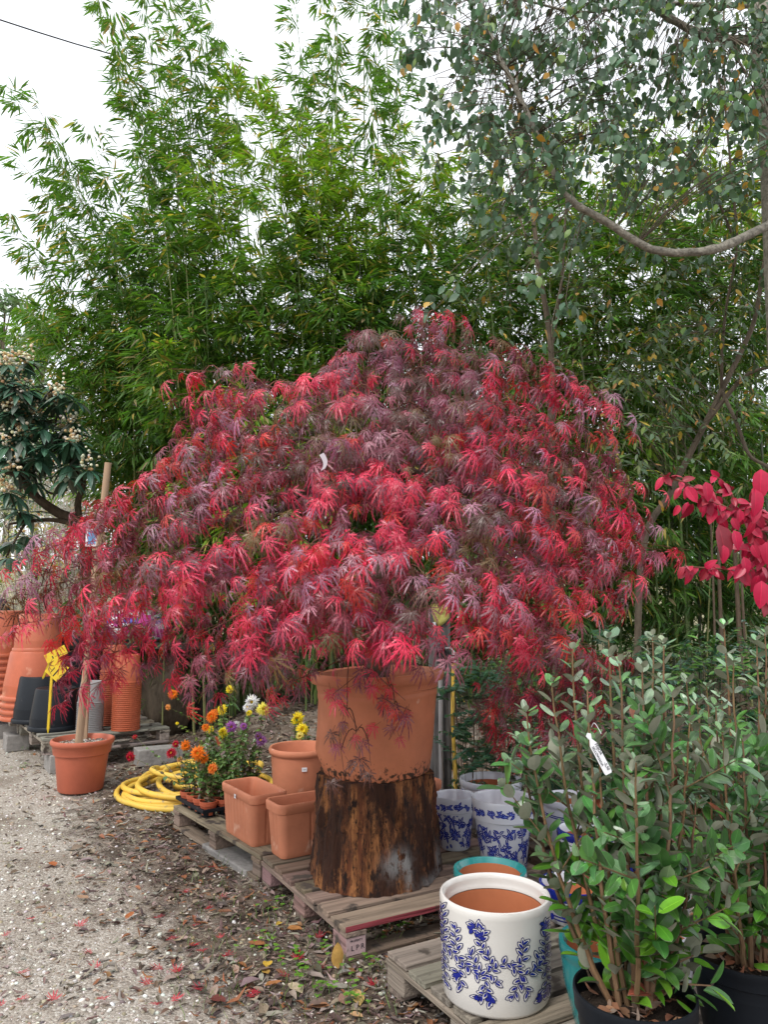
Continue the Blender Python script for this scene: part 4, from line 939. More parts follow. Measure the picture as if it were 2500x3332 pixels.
# ------------------------------------------------------------------ terracotta troughs, round pot
def trough(label, corner, ang, Ln, W_, H, taper=.86, flute=0.045):
    t = thing('planter_trough', label, 'planter', (corner[0], corner[1], .147), ang, 'terracotta troughs')
    def ring(l, w_, z, rr, wob=0):
        P = []; n = 6
        for cx, cy, a0 in ((l / 2 - rr, w_ / 2 - rr, 0), (-l / 2 + rr, w_ / 2 - rr, 90), (-l / 2 + rr, -w_ / 2 + rr, 180), (l / 2 - rr, -w_ / 2 + rr, 270)):
            for i in range(n + 1): a = R(a0 + 90 * i / n); P.append((cx + rr * math.cos(a) + Ln / 2, cy + rr * math.sin(a) + W_ / 2, z))
        # densify straight sides with flutes
        out = []
        for i in range(len(P)):
            a, b = np.array(P[i]), np.array(P[(i + 1) % len(P)]); d = np.linalg.norm(b - a); out.append(a)
            if d > .05:
                m_ = max(2, int((l if d > w_ * .9 else w_) / .012)); nr = np.array((b[1] - a[1], a[0] - b[0], 0)) / d
                m_ = NS[0] if d > W_ * 1.3 else NS[1]
                for j in range(1, m_):
                    s = j / m_; ph = (s * d) / flute; dz = wob * (1 if (ph % 1) < .22 and .1 < s < .9 else 0); out.append(a + (b - a) * s + nr * (-dz))
        return out
    NS = (int(Ln / .005), int(W_ / .005))
    rings = [ring(Ln - .075, W_ - .058, 0, .03), ring(Ln - .065, W_ - .048, .012, .035), ring(Ln - .062, W_ - .045, .03, .035, .004), ring(Ln - .030, W_ - .020, H - .075, .04, .004), ring(Ln - .028, W_ - .018, H - .055, .04), ring(Ln - .004, W_ - .004, H - .048, .045), ring(Ln, W_, H - .02, .045), ring(Ln, W_, H - .008, .045), ring(Ln - .012, W_ - .012, H, .04), ring(Ln - .032, W_ - .032, H - .002, .03), ring(Ln - .044, W_ - .044, H - .02, .03), ring(Ln - .06, W_ - .06, .06, .03)]
    n = len(rings[0]); g = G(); V = [p for r_ in rings for p in r_]
    Fc = [(i * n + j, i * n + (j + 1) % n, (i + 1) * n + (j + 1) % n, (i + 1) * n + j) for i in range(len(rings) - 1) for j in range(n)]
    Fc += [tuple(range((len(rings) - 1) * n, len(rings) * n)), tuple(range(n - 1, -1, -1))]
    g.add(V, Fc); g.obj('trough_body', M['terra_clay'], t, smooth=True); return t
def sticker(parent, p, rz, w_=.022, h_=.024):
    g = G().box((-w_ / 2, -.0008, -h_ / 2), (w_ / 2, 0, h_ / 2)); g.box((-w_ * .3, -.0012, -h_ * .1), (w_ * .3, -.0009, h_ * .05), 1)
    o = g.obj('price_sticker', [M['white'], M['grey']], parent); o.location = p; o.rotation_euler = (0, 0, rz)
a2 = math.atan2(-.39, .27)
T1 = trough('terracotta trough beside the black seedling tray, with a white sticker', cv(-1.01, 4.53, .43), math.atan2(-.82, .57), .46, .235, .285)
sticker(T1, (.24, -.004, .245), 0)
T2 = trough('long ribbed terracotta trough passing behind the tree stump', cv(-.56, 3.945, .43), math.atan2(.538, .843), 1.10, .215, .285)
Q = thing('round_planter', 'smooth round terracotta pot with a white sticker behind the troughs', 'flowerpot', (-.555, 5.08, .147))
G().lathe([(0, 0), (.155, 0), (.165, .01), (.185, .2), (.197, .355), (.199, .365), (.207, .370), (.214, .385), (.214, .40), (.207, .412), (.195, .41), (.190, .39), (.17, .05), (0, .05)], 72).obj('pot_body', M['terra_clay'], Q, smooth=True)
fa = math.atan2(-4.97, .55) + .12; sticker(Q, (.197 * math.cos(fa), .197 * math.sin(fa), .30), fa + R(90), .033, .026)

# ------------------------------------------------------------------ potted chrysanthemums and seed tray
TA = math.atan2(-.80, .60); TX, TY = cv(-1.415, 5.06, .2)[:2]
tray = thing('seedling_tray', 'dark blue-black seedling tray holding small pots of chrysanthemums', 'tray', (TX, TY, .147), TA)
def tray_build():
    nx, ny, s = 4, 3, .108; g = G(); wx, wy = nx * s, ny * s
    for i in range(nx):
        for j in range(ny):
            cx, cy = (i + .5) * s, (j + .5) * s
            def rr(hw, z): return [(cx + a * hw, cy + b * hw, z) for a, b in ((-1, -.6), (-.6, -1), (.6, -1), (1, -.6), (1, .6), (.6, 1), (-.6, 1), (-1, .6))]
            V = rr(.036, .0) + rr(.047, .052) + rr(.045, .051) + rr(.034, .004)
            g.add(V, [(k + a * 8, (k + 1) % 8 + a * 8, (k + 1) % 8 + a * 8 + 8, k + a * 8 + 8) for a in range(3) for k in range(8)] + [tuple(range(24, 32)), tuple(range(7, -1, -1))])
    for i in range(nx + 1): g.box((i * s - .008, 0, .044 + .001 * i / 9), (i * s + .008, wy, .055))
    for j in range(ny + 1): g.box((-.008, j * s - .008, .0445), (wx + .008, j * s + .008, .0558))
    g.box((-.012, -.012, .036), (wx + .012, -.0085, .0565)); g.box((-.012, wy + .0085, .036), (wx + .012, wy + .012, .0565))
    g.box((-.0125, -.012, .0361), (-.009, wy + .012, .0566)); g.box((wx + .009, -.012, .0361), (wx + .0125, wy + .012, .0566))
    g.obj('tray_cells', M['black'], tray, bevel=.002)
tray_build()
def mum_flower(g, p, d, r, col, cen=(.55, .35, .03)):
    d = Vector(d).normalized(); x = d.orthogonal().normalized(); y = d.cross(x); p = Vector([float(a) for a in p])
    for ring, (n, rr, lift) in enumerate(((22, 1.0, -.05), (18, .82, .22), (12, .55, .45))):
        for i in range(n):
            a = 2 * PI * (i + .5 * ring) / n + U(-.1, .1); rl = rr * r * U(.85, 1.1); dr = x * math.cos(a) + y * math.sin(a); sd_ = d.cross(dr)
            w_ = r * .10; b = p + dr * r * .1; m_ = p + dr * rl * .65 + d * (lift * r + .1 * r); e = p + dr * rl + d * (lift * r * 1.0 + U(-.12, .1) * r)
            c = jit(col, .15); g.add([b - sd_ * w_ * .5, b + sd_ * w_ * .5, m_ + sd_ * w_, m_ - sd_ * w_, e], [(0, 1, 2, 3), (3, 2, 4)], 0, c)
    V = [p + d * r * .3] + [p + (x * math.cos(a) + y * math.sin(a)) * r * .2 + d * r * .18 for a in np.linspace(0, 2 * PI, 8, endpoint=False)]
    g.add(V, [(0, i, i % 8 + 1) for i in range(1, 9)], 0, cen)
def z2(x, y): return 350 + x / 2.2133, 2200 + y / 2.2133
red, orange, yel, wht, pur = (.42, .012, .03), (.85, .22, .02), (.85, .68, .03), (.78, .78, .76), (.38, .12, .42)
def mum(label, base, flowers, nleaf, htop, leafc=(.11, .20, .05), pot_r=.060, pot=True, r=.04, wilt=.15):
    t = thing('potted_chrysanthemum', label, 'potted flower', base, 0, 'small potted chrysanthemums')
    b = np.array(base, float)
    if pot:
        H = .085; G().lathe([(0, 0), (pot_r * .68, 0), (pot_r * .9, H * .68), (pot_r * .97, H * .7), (pot_r, H * .98), (pot_r * .93, H), (pot_r * .88, H * .93), (pot_r * .85, H * .8)], 28).obj('pot', M['orange'], t, smooth=True).data.materials[0] = M['terra_red']
        G().lathe([(0, H * .84), (pot_r * .86, H * .83)], 20).obj('soil', M['soil'], t)
        b = b + np.array((0, 0, H * .8))
    segs = []; ins = Inst(); tm = [oval(.75, .1, .2, 3, .8), oval(.6, -.08, .3, 3, .8)]
    tips = []
    for (u, v, Y, rad, col) in flowers:
        p = at(u, v, Y); tips.append(p)
        g = G(); mum_flower(g, p, (U(-.5, .5), -1, U(-.2, .9)), rad * .86, col); g.obj('flower', M['petal'], t, world=True)
    for i in range(5): tips.append(b + np.array((U(-.09, .09), U(-.09, .09), htop * U(.55, 1))))
    for e in tips:
        s0 = b + np.array((U(-.02, .02), U(-.02, .02), 0)); P = bez(s0, (s0 + e) / 2 + np.array((U(-.04, .04), U(-.04, .04), .03)), e, 7)
        for a, c in zip(P[:-1], P[1:]): segs.append((a, c, .0022))
        for k in range(int(nleaf * 2.0 / len(tips))):
            s = U(.12, .97); q = P[int(s * 6)] + (P[min(6, int(s * 6) + 1)] - P[int(s * 6)]) * U(0, 1); dd = nrm((U(-1, 1), U(-1, 1), U(-.5, .5)))
            c = jit((.16, .11, .07), .3) if random.random() < wilt + (.3 if s < .35 else 0) else jit(leafc, .3); ins.put(q, dd, (U(-.5, .5), U(-.7, .2), 1), U(.022, .045), c, random.randrange(2))
    prisms('stems', segs, M['leaf'], t, c=(.14, .15, .05)); cloud('foliage', tm, ins, M['leaf'], t); return t
M['terra_red'] = mat('small_pot_plastic', (.45, .105, .05), .45, .4, attr=True, noise=.3, nscale=20)
def tp(i, j):
    s = .108; x, y = (i + .5) * s, (j + .5) * s; c, n_ = math.cos(TA), math.sin(TA); return (TX + x * c - y * n_, TY + x * n_ + y * c, .158)
def fl(x, y, Y, r, col): u, v = z2(x, y); return (u, v, Y, r, col)
mums = [((0, 0), 'small potted chrysanthemum with deep red blooms at the tray\'s far corner', [fl(165, 580, 5.3, .050, red), fl(460, 555, 5.1, .05, red), fl(490, 490, 5.15, .035, red), fl(195, 437, 5.4, .022, red)], 60),
    ((1, 0), 'small potted chrysanthemum with one orange bloom, second along the tray front', [fl(560, 500, 5.0, .046, orange)], 60),
    ((2, 0), 'small potted chrysanthemum with the largest orange bloom', [fl(650, 555, 4.85, .062, orange), fl(690, 590, 4.9, .045, orange)], 90),
    ((3, 0), 'small potted plant with bare stems and a fading orange bloom, nearest tray corner', [fl(755, 665, 4.75, .045, (.75, .2, .03))], 55),
    ((0, 1), 'small potted chrysanthemum half hidden behind the red blooms', [fl(520, 600, 5.3, .03, (.5, .25, .1))], 50),
    ((1, 1), 'tall orange chrysanthemum in the middle tray row', [fl(750, 290, 5.1, .055, orange), fl(705, 370, 5.1, .038, orange), fl(770, 265, 5.15, .04, orange)], 140),
    ((2, 1), 'leafy chrysanthemum with a purple and white bloom', [fl(890, 365, 4.95, .05, pur), fl(925, 350, 4.98, .035, wht)], 190),
    ((3, 1), 'leafy chrysanthemum with one small purple bloom', [fl(978, 362, 4.85, .032, pur)], 170),
    ((1, 2), 'chrysanthemum with a yellow bloom above the orange ones', [fl(825, 240, 5.3, .052, yel), fl(735, 385, 5.3, .04, yel)], 130),
    ((2, 2), 'chrysanthemum with small yellow blooms in the back tray row', [fl(1020, 265, 5.2, .03, yel), fl(835, 405, 5.25, .05, yel), fl(710, 500, 5.3, .022, wht)], 150)]
for (ij, lab, fls, nl) in mums: mum(lab, tp(*ij), fls, nl, .33)
mum('chrysanthemum with a large white bloom behind the round planter', (-1.12, 5.75, 0), [fl(1040, 185, 5.6, .072, wht), fl(1010, 225, 5.6, .05, wht), fl(880, 95, 5.9, .045, yel)], 150, .55, pot_r=.075)
mum('chrysanthemum with a pale yellow bloom left of the round planter', (-.98, 5.5, 0), [fl(1120, 240, 5.4, .066, (.8, .72, .12))], 190, .62, pot_r=.075)
mum('wilting purple chrysanthemum beside the round planter', (-.95, 5.28, 0), [fl(1105, 465, 5.2, .055, (.22, .08, .22)), fl(1085, 430, 5.2, .035, (.25, .1, .25))], 210, .5, wilt=.5, pot_r=.075)
mum('chrysanthemum with three bright yellow blooms behind the round planter', (-.62, 5.55, 0), [fl(1375, 300, 5.4, .060, yel), fl(1400, 385, 5.35, .060, yel), fl(1350, 325, 5.45, .04, yel), fl(1385, 430, 5.3, .04, (.8, .72, .2))], 220, .62, pot_r=.08)
mum('small orange chrysanthemum in the litter behind the hose', (-1.62, 7.6, .1), [fl(470, 130, 7.4, .065, orange), fl(435, 225, 7.3, .04, (.8, .35, .1))], 90, .35, pot_r=.07)
mum('leafy green chrysanthemum out of flower between the hose and the white bloom', (-1.45, 6.9, .02), [fl(500, 340, 6.8, .02, yel)], 150, .4, leafc=(.22, .32, .06), pot_r=.07)

# ------------------------------------------------------------------ yellow hose
def hose():
    P = []; cx, cy = -1.6, 6.2; n = 420; turns = 11.0
    for i in range(n):
        t = i / n; a = -t * turns * 2 * PI + 2.4; k = int(t * turns)
        rx = .62 - .024 * k + .05 * math.sin(k * 2.1) ; ry = .70 - .026 * k + .05 * math.sin(k * 1.3 + 1)
        ox = .10 * math.sin(k * 1.7) + .02 * k; oy = .07 * math.cos(k * 2.3)
        z = .02 + .021 * k * (.55 + .45 * math.sin(a + k)) + .012 * math.sin(3 * a + k)
        P.append((cx + ox + rx * math.cos(a) * (1 + .05 * math.sin(2 * a + k)), cy + oy + ry * math.sin(a), max(.02, z)))
    Q_ = [np.mean([P[max(0, min(n - 1, i + d))] for d in range(-5, 6)], axis=0) for i in range(n)]
    o = G().tube([q - np.array((cx, cy, 0)) for q in Q_], .021, 10).obj('garden_hose', M['hose'], smooth=True); o.location = (cx, cy, 0)
    tag(o, 'thick yellow garden hose coiled on the ground behind the seedling tray', 'garden hose')
    P = poly([(-.75, 5.9, .02), (-.35, 6.0, .03), (.0, 5.8, .03), (.3, 5.45, .1), (.44, 5.2, .5), (.46, 5.12, .9), (.455, 5.08, 1.12)], 8)
hose()

# ------------------------------------------------------------------ tap post
px = .385; post = thing('tap_post', 'weathered grey wooden post carrying a garden tap behind the pot', 'tap post', (px, 5.2, 0))
G().box((-.072, -.05, 0), (.072, .05, 1.47), 0, (1, 1, 1), .004).obj('post', M['postwood'], post, bevel=.008)
tap = G(); tap.tube([(-.035, -.085, 1.19), (.03, -.085, 1.195)], .033, 14); tap.tube([(.0, -.08, 1.19), (.0, -.08, 1.08)], .024, 12); tap.tube([(-.02, -.05, 1.19), (-.02, -.09, 1.19)], .018, 8)
tp_ = tap.obj('tap_valve', M['black_fit'], post, smooth=True)
G().tube([(.03, -.085, 1.195), (.07, -.085, 1.20), (.085, -.085, 1.175), (.086, -.085, 1.15)], .014, 10).obj('spout', M['metal'], tp_, smooth=True)
G().tube(poly([(.045, -.085, 1.21), (.03, -.09, 1.235), (.0, -.095, 1.245)], 4), .005, 6).obj('lever', M['black_fit'], tp_)
G().tube([(.0, -.08, 1.08), (.0, -.08, .0)], .016, 10).obj('riser_pipe', M['grey'], post, smooth=True)
cn = G(); cn.tube([(.086, -.085, 1.155), (.086, -.085, 1.10)], .019, 12, 0); cn.tube([(.086, -.085, 1.139), (.086, -.085, 1.143)], .0205, 12, 1); cn.tube([(.086, -.085, 1.112), (.086, -.085, 1.116)], .0205, 12, 1)
cn.obj('connector', [mat('connector_maroon', (.10, .02, .02), .4), M['white']], post, smooth=True)
o = G().tube(poly([(.088, -.085, 1.10), (.086, -.085, .98), (.08, -.09, .7), (.09, -.12, .3), (.05, -.25, .03), (-.3, .1, .02), (-.9, .5, .02), (-1.5, .9, .02)], 8), .013, 8).obj('supply_hose', M['hose'], smooth=True)
o.location = (px, 5.2, 0); tag(o, 'yellow supply hose running down from the tap on the post', 'garden hose')
gp = thing('green_lance', 'green plastic tube with round black end lying across the post top', 'tube', (px, 5.18, 1.40))
G().tube([(-.08, 0, 0), (.14, -.01, .0)], .013, 10).obj('tube', M['green_pl'], gp, smooth=True)
G().lathe([(0, -.018), (.02, -.016), (.033, -.006), (.033, .006), (.02, .014), (0, .018)], 20).obj('end_cap', M['black_fit'], gp, smooth=True)
ec = gp.children[-1]; ec.location = (.155, -.01, 0); ec.rotation_euler = (0, R(75), 0)
G().tube([(.125, -.01, 0), (.137, -.01, 0)], .016, 10).obj('collar', M['white'], gp, smooth=True)
def cloth():
    out = [(-.058, .045), (.02, .048), (.055, .025), (.062, -.01), (.068, -.045), (.035, -.085), (-.005, -.115), (-.018, -.09), (-.035, -.085), (-.05, -.03)]
    V = []; n = len(out)
    for s in (1, .6, .25):
        for x, z in out: V.append((x * s, -.062 + .008 * math.sin(x * 60 + z * 40) - .008 * (1 - s), -.02 + (z + .02) * s))
    V.append((0, -.074, -.02)); Fc = [(a * n + i, a * n + (i + 1) % n, (a + 1) * n + (i + 1) % n, (a + 1) * n + i) for a in range(2) for i in range(n)] + [(2 * n + i, 2 * n + (i + 1) % n, 3 * n) for i in range(n)]
    k = len(V); V += [(-.058, .01, .03), (.05, .01, .032)]; Fc += [(0, 1, k + 1, k)]
    t = thing('yellow_glove', 'pale yellow cloth draped over the top of the tap post', 'cloth', (px, 5.2, 1.455))
    o = build('cloth_sheet', V, Fc, M['cloth'], t, smooth=True); so = o.modifiers.new('t', 'SOLIDIFY'); so.thickness = .004
    G().box((-.048, -.066, -.108), (-.028, -.0645, -.08)).obj('care_label', M['white'], t)
cloth()

# ------------------------------------------------------------------ left group: stake pot, stacks, labels
sp_ = thing('stake_pot', 'terracotta pot of gravelly soil with a tall wooden stake standing in it', 'flowerpot', (-2.55, 6.25, 0))
sc = at(269, 2397, 6.25); sp_.location = (sc[0], 6.25, 0)
G().lathe([(0, 0), (.168, 0), (.175, .01), (.205, .27), (.208, .285), (.222, .292), (.232, .355), (.240, .362), (.247, .372), (.250, .388), (.244, .402), (.232, .406), (.224, .398), (.215, .34)], 64).obj('pot', M['terra_small'], sp_, smooth=True)
G().lathe([(0, .365), (.16, .362), (.219, .352)], 40).obj('soil', M['pebble'], sp_)
ins = Inst()
for i in range(500):
    a, r_ = U(0, 6.28), .21 * math.sqrt(random.random()); s = U(.004, .011); ins.put((r_ * math.cos(a), r_ * math.sin(a), .366), (U(-1, 1), U(-1, 1), 0), (0, 0, 1), (s, s * 1.4, s * .6), jit(random.choice([(.4, .33, .26), (.2, .13, .09), (.5, .46, .4), (.12, .08, .06)]), .3))
o = cloud('soil_chips', [(ico, icof)], ins, M['pebble'], sp_, world=False); o['kind'] = 'stuff'
b_ = at(257, 2390, 6.25); t_ = at(351, 1506, 6.25)
stk = thing('wooden_stake', 'tall leaning wooden stake with sawn top rising from the small pot', 'stake', (b_[0], 6.25, .36))
st = G(); dl = (np.array(t_) - np.array((b_[0], 6.25, .36)));
st.tube([dl * k for k in np.linspace(0, 1, 8)], [.032, .031, .031, .030, .030, .029, .029, .028], 14); st.obj('stake_body', M['stake'], stk, smooth=True)
bp_ = at(275, 1745, 6.3); sb = thing('small_sign', 'small white board with a blue panel half hidden behind the maple tip', 'sign', (bp_[0] + .02, 6.42, bp_[2] - .5))
G().box((-.06, -.006, .42), (.10, .004, .58), 0, (1, 1, 1)).obj('board', M['white'], sb, bevel=.004); G().box((-.040, -.0075, .44), (.03, -.0065, .56)).obj('blue_panel', mat('sign_blue', (.10, .30, .55), .5), sb); G().box((.0, .004, -bp_[2] + .5), (.03, .03, .45)).obj('sign_post', M['stake'], sb)

def invpot(name, r, H, m, rh=.042, c=(1, 1, 1)):
    """upside-down nursery pot: rim at the bottom"""
    t = bpy.data.objects.new(name, None); C.objects.link(t)
    prof = [(r * .93, .0), (r, .0), (r * 1.012, rh * .2), (r * 1.01, rh * .75), (r * .985, rh), (r * .945, rh * 1.07), (r * .94, H * .3), (r * .935, H * .3), (r * .80, H - .02), (r * .775, H - .004), (r * .74, H), (r * .55, H - .012), (0, H - .012)]
    G().lathe(prof, 48, c=c).obj('body', m, t, smooth=True); return t
def place(proto, loc, label, cat, group, first=False, rz=None, sc=1):
    o = proto if first else copy_tree(proto); o.location = loc; o.rotation_euler = (U(-.006, .006), U(-.006, .006), U(0, 6) if rz is None else rz); o.scale = (sc,) * 3
    o['label'] = label; o['category'] = cat; o['group'] = group; return o
base = .302
# big orange stack in the middle left
c = at(114, 2260, 8.05); X1, Y1 = c[0], 8.05
pr = invpot('nursery_pot', .335, .50, M['orange'])
for k in range(4): place(pr, (X1, Y1, base + .068 * k), 'large orange nursery pot in the nested stack behind the black pots', 'plant pot', 'big upturned orange pots, middle stack', k == 0)
pr2 = invpot('nursery_pot', .25, .40, M['orange'], c=(1.0, 1.1, 1.2))
place(pr2, (X1 - .0, Y1, base + .204 + .49), 'single orange pot upside down on top of the middle big stack', 'plant pot', 'big upturned orange pots, middle stack', True)
c = at(15, 2260, 8.7)
pr = invpot('nursery_pot', .30, .52, M['orange'], c=(.9, .85, .8))
for k in range(9): place(pr, (c[0] - .02, 8.7, base + .075 * k), 'large orange nursery pot nested in the stack at the left edge', 'plant pot', 'upturned orange pots, far left stack', k == 0)
pr = invpot('nursery_pot', .18, .28, M['orange'], c=(.95, 1, 1.1))
c = at(438, 2150, 7.75); XA = c[0]
c = at(426, 2150, 7.38)
pr = invpot('nursery_pot', .133, .26, M['orange'], .010)
for k in range(25): place(pr, (c[0], 7.30, base + .0186 * k), 'orange nursery pot in the tall ribbed stack nearest the hose', 'plant pot', 'upturned orange pots, tall right stack', k == 0)
c2 = at(372, 2150, 7.62)
pr = invpot('nursery_pot', .135, .26, M['orange'], .010, c=(.85, .85, .9))
for k in range(29): place(pr, (c2[0], 7.62, base + .0186 * k), 'darker orange nursery pot in the stack behind the tall one', 'plant pot', 'upturned orange pots, rear stack', k == 0)
bpy.data.objects.remove([o for o in bpy.data.objects if o.name.startswith('nursery_pot') and 'label' not in o][0].children[0]); [bpy.data.objects.remove(o) for o in list(bpy.data.objects) if o.name.startswith('nursery_pot') and 'label' not in o]
c3 = at(309, 2250, 7.32)
pr = invpot('nursery_pot', .122, .20, M['grey'], .009)
for k in range(17): place(pr, (c3[0], 7.22, base + .0165 * k), 'grey nursery pot in the ribbed grey stack beside the wooden stake', 'plant pot', 'upturned grey pots in one stack', k == 0)
c4 = at(173, 2300, 7.30); pr = invpot('nursery_pot', .235, .39, M['black'])
k1 = place(pr, (c4[0], 7.34, base), 'black nursery pot upside down at the front of the left pallet', 'plant pot', 'upturned black pots', True)
sticker(k1, (-.16, -.152, .20), -.75, .02, .028)
pr = invpot('nursery_pot', .29, .46, M['black']); c5 = at(160, 2300, 7.95)
place(pr, (c5[0] - .03, 7.86, base), 'larger black nursery pot upside down behind the front black one', 'plant pot', 'upturned black pots', True)
for k, (u, v, Y, r_, lab) in enumerate([(235, 2120, 8.5, .24, 'black nursery pot in the shade of the maple, upper of the pair'), (245, 2220, 8.5, .26, 'dark nursery pot behind the black pots, lower of the pair')]):
    q = invpot('nursery_pot', r_, .42, M['black'], c=(1.6, 1.6, 1.7)); c6 = at(u, v, Y); place(q, (c6[0], Y, base + (.42 if k == 0 else .0)), lab, 'plant pot', 'upturned black pots', True)
def label_stake(label, p0, p1, hw, hh, tilt, loc_n):
    t = thing('plant_label', label, 'plant label', p0, 0, 'yellow plant labels'); d = np.array(p1) - np.array(p0)
    G().tube([(0, 0, 0), d * .08, d], [.004, .014, .014], 4).obj('spike', M['yellow'], t)
    g = G().box((-hw, -.003, -hh), (hw, .003, hh)); g.box((hw * .1, -.0042, -hh * .8), (hw * .25, -.0034, hh * .2), 1); g.box((-hw * .4, -.0042, -hh * .6), (-hw * .3, -.0034, hh * .0), 1)
    o = g.obj('label_plate', [M['yellow'], M['ink']], t, bevel=.002); o.location = d + np.array((.05, -.012, .05)); o.rotation_euler = (0, tilt, 0)
def z1(x, y): return x / 2.371, 1850 + y / 2.371
pa = np.array((-2.86, 7.05, base)); ua, va = z1(368, 1270); pa = at(ua, va, 6.95); ub, vb = z1(398, 820); pb = at(ub, vb, 6.9)
label_stake('yellow plant label with a square plate leaning against the front black pot', pa, pb, .075, .085, R(40), 0)
ua, va = z1(328, 852); pa = at(ua, va, 7.5); ub, vb = z1(392, 700); pb = at(ub, vb, 7.4)
label_stake('short yellow label stuck upright on the larger black pot', pa, pb, .11, .045, R(-28), 0)
def lump(name, label, cat, c, dims, mt, seed, amp=.22, cols=None):
    V = []; Fc = []; nu, nv = 28, 18; r_ = random.Random(seed); ph = [r_.uniform(0, 6) for _ in range(12)]
    for i in range(nv + 1):
        th = PI * i / nv
        for j in range(nu):
            a = 2 * PI * j / nu; k = 1 + amp * (math.sin(3 * a + ph[0] + 2 * th) * .4 + math.sin(7 * a + ph[1] - 3 * th) * .25 + abs(math.sin(5 * th + 4 * a + ph[2])) * .35 + r_.uniform(-.12, .12))
            V.append((dims[0] * k * math.sin(th) * math.cos(a), dims[1] * k * math.sin(th) * math.sin(a), dims[2] * (1 + k * math.cos(th) * .95)))
    Fc = [(i * nu + j, i * nu + (j + 1) % nu, (i + 1) * nu + (j + 1) % nu, (i + 1) * nu + j) for i in range(nv) for j in range(nu)]
    col = None
    if cols: col = np.array([cols[int((math.sin(V[f[0]][0] * 21 + ph[3]) + math.sin(V[f[0]][2] * 26 + ph[4]) + 2) * .999 / 4 * len(cols))] for f in Fc])
    else: col = np.ones((len(Fc), 3))
    o = build(name, V, Fc, mt, col=col, smooth=True); o.location = c; tag(o, label, cat); return o
lump('plastic_tarp', 'crumpled black plastic tarp behind the orange pots at the left edge', 'tarp', (at(0, 2000, 9.6)[0] - .2, 9.6, .0), (.45, .4, .78), M['tarp'], 3)
tb = thing('storage_bench', 'dark wooden bench carrying the bright sack behind the maple tip', 'bench', (-2.8, 8.6, float(gh(-2.8, 8.6))))
G().box((-.75, -.35, 1.0), (.95, .35, 1.06), 0, (.06, .055, .05), .004).obj('top', M['woodx'], tb)
G().box((-.7, .28, .02), (.9, .32, .99), 0, (.03, .03, .03), .004).obj('back_panel', M['woodx'], tb)
for x, y in ((-.7, -.3), (.85, -.3), (-.7, .22), (.85, .22)): G().box((x, y, 0), (x + .07, y + .06, .997), 0, (.05, .045, .04)).obj('leg', M['woody'], tb)
lump('plastic_sack', 'bright blue, white and magenta plastic sack behind the maple', 'sack', (at(450, 1970, 8.5)[0], 8.5, 1.08 + float(gh(-2.8, 8.6)) * 0), (.34, .22, .17), mat('sack_film', (1, 1, 1), .35, .5, attr=True), 5, .3, [(.03, .06, .42), (.75, .75, .78), (.62, .05, .33), (.62, .05, .33), (.7, .7, .7)])
lump('dark_log', 'dark rotting log lying at the foot of the bamboo', 'log', (at(545, 2060, 8.7)[0] + .0, 8.75, .0), (.30, .28, .5), M['bark'], 9)

# ------------------------------------------------------------------ feijoas in black pots
FT = [ribbed(.56, .06, .10, 7, .72, True, obov=.12, stem=.05), ribbed(.52, -.07, .22, 7, .72, True, obov=.2, stem=.05), ribbed(.62, .10, -.10, 7, .68, True, obov=.15, stem=.04), ribbed(.48, .13, .32, 7, .75, True, obov=.05, wave=.012, stem=.05), ribbed(.58, -.02, .05, 7, .7, True, obov=.25, twist=.35, stem=.05), ribbed(.50, .09, .18, 7, .8, True, obov=.1, twist=-.3, wave=.015, stem=.04)]
def split_cloud(name, ins, parent):
    o = cloud(name, FT, ins, [M['leaf'], M['leaf_under']], parent, smooth=True)
    # the underside faces take the felted grey-green of the real leaf
    me = o.data; n = len(me.polygons); mi = np.zeros(n, np.int32); me.polygons.foreach_get('material_index', mi)
    a = me.attributes['col']; c = np.zeros(n * 4, np.float32); a.data.foreach_get('color', c); c = c.reshape(-1, 4); m = mi == 1
    c[m, :3] = np.array((.30, .31, .235)) * (c[m, :3].mean(1, keepdims=True) / .11) ** .35; a.data.foreach_set('color', c.ravel()); return o
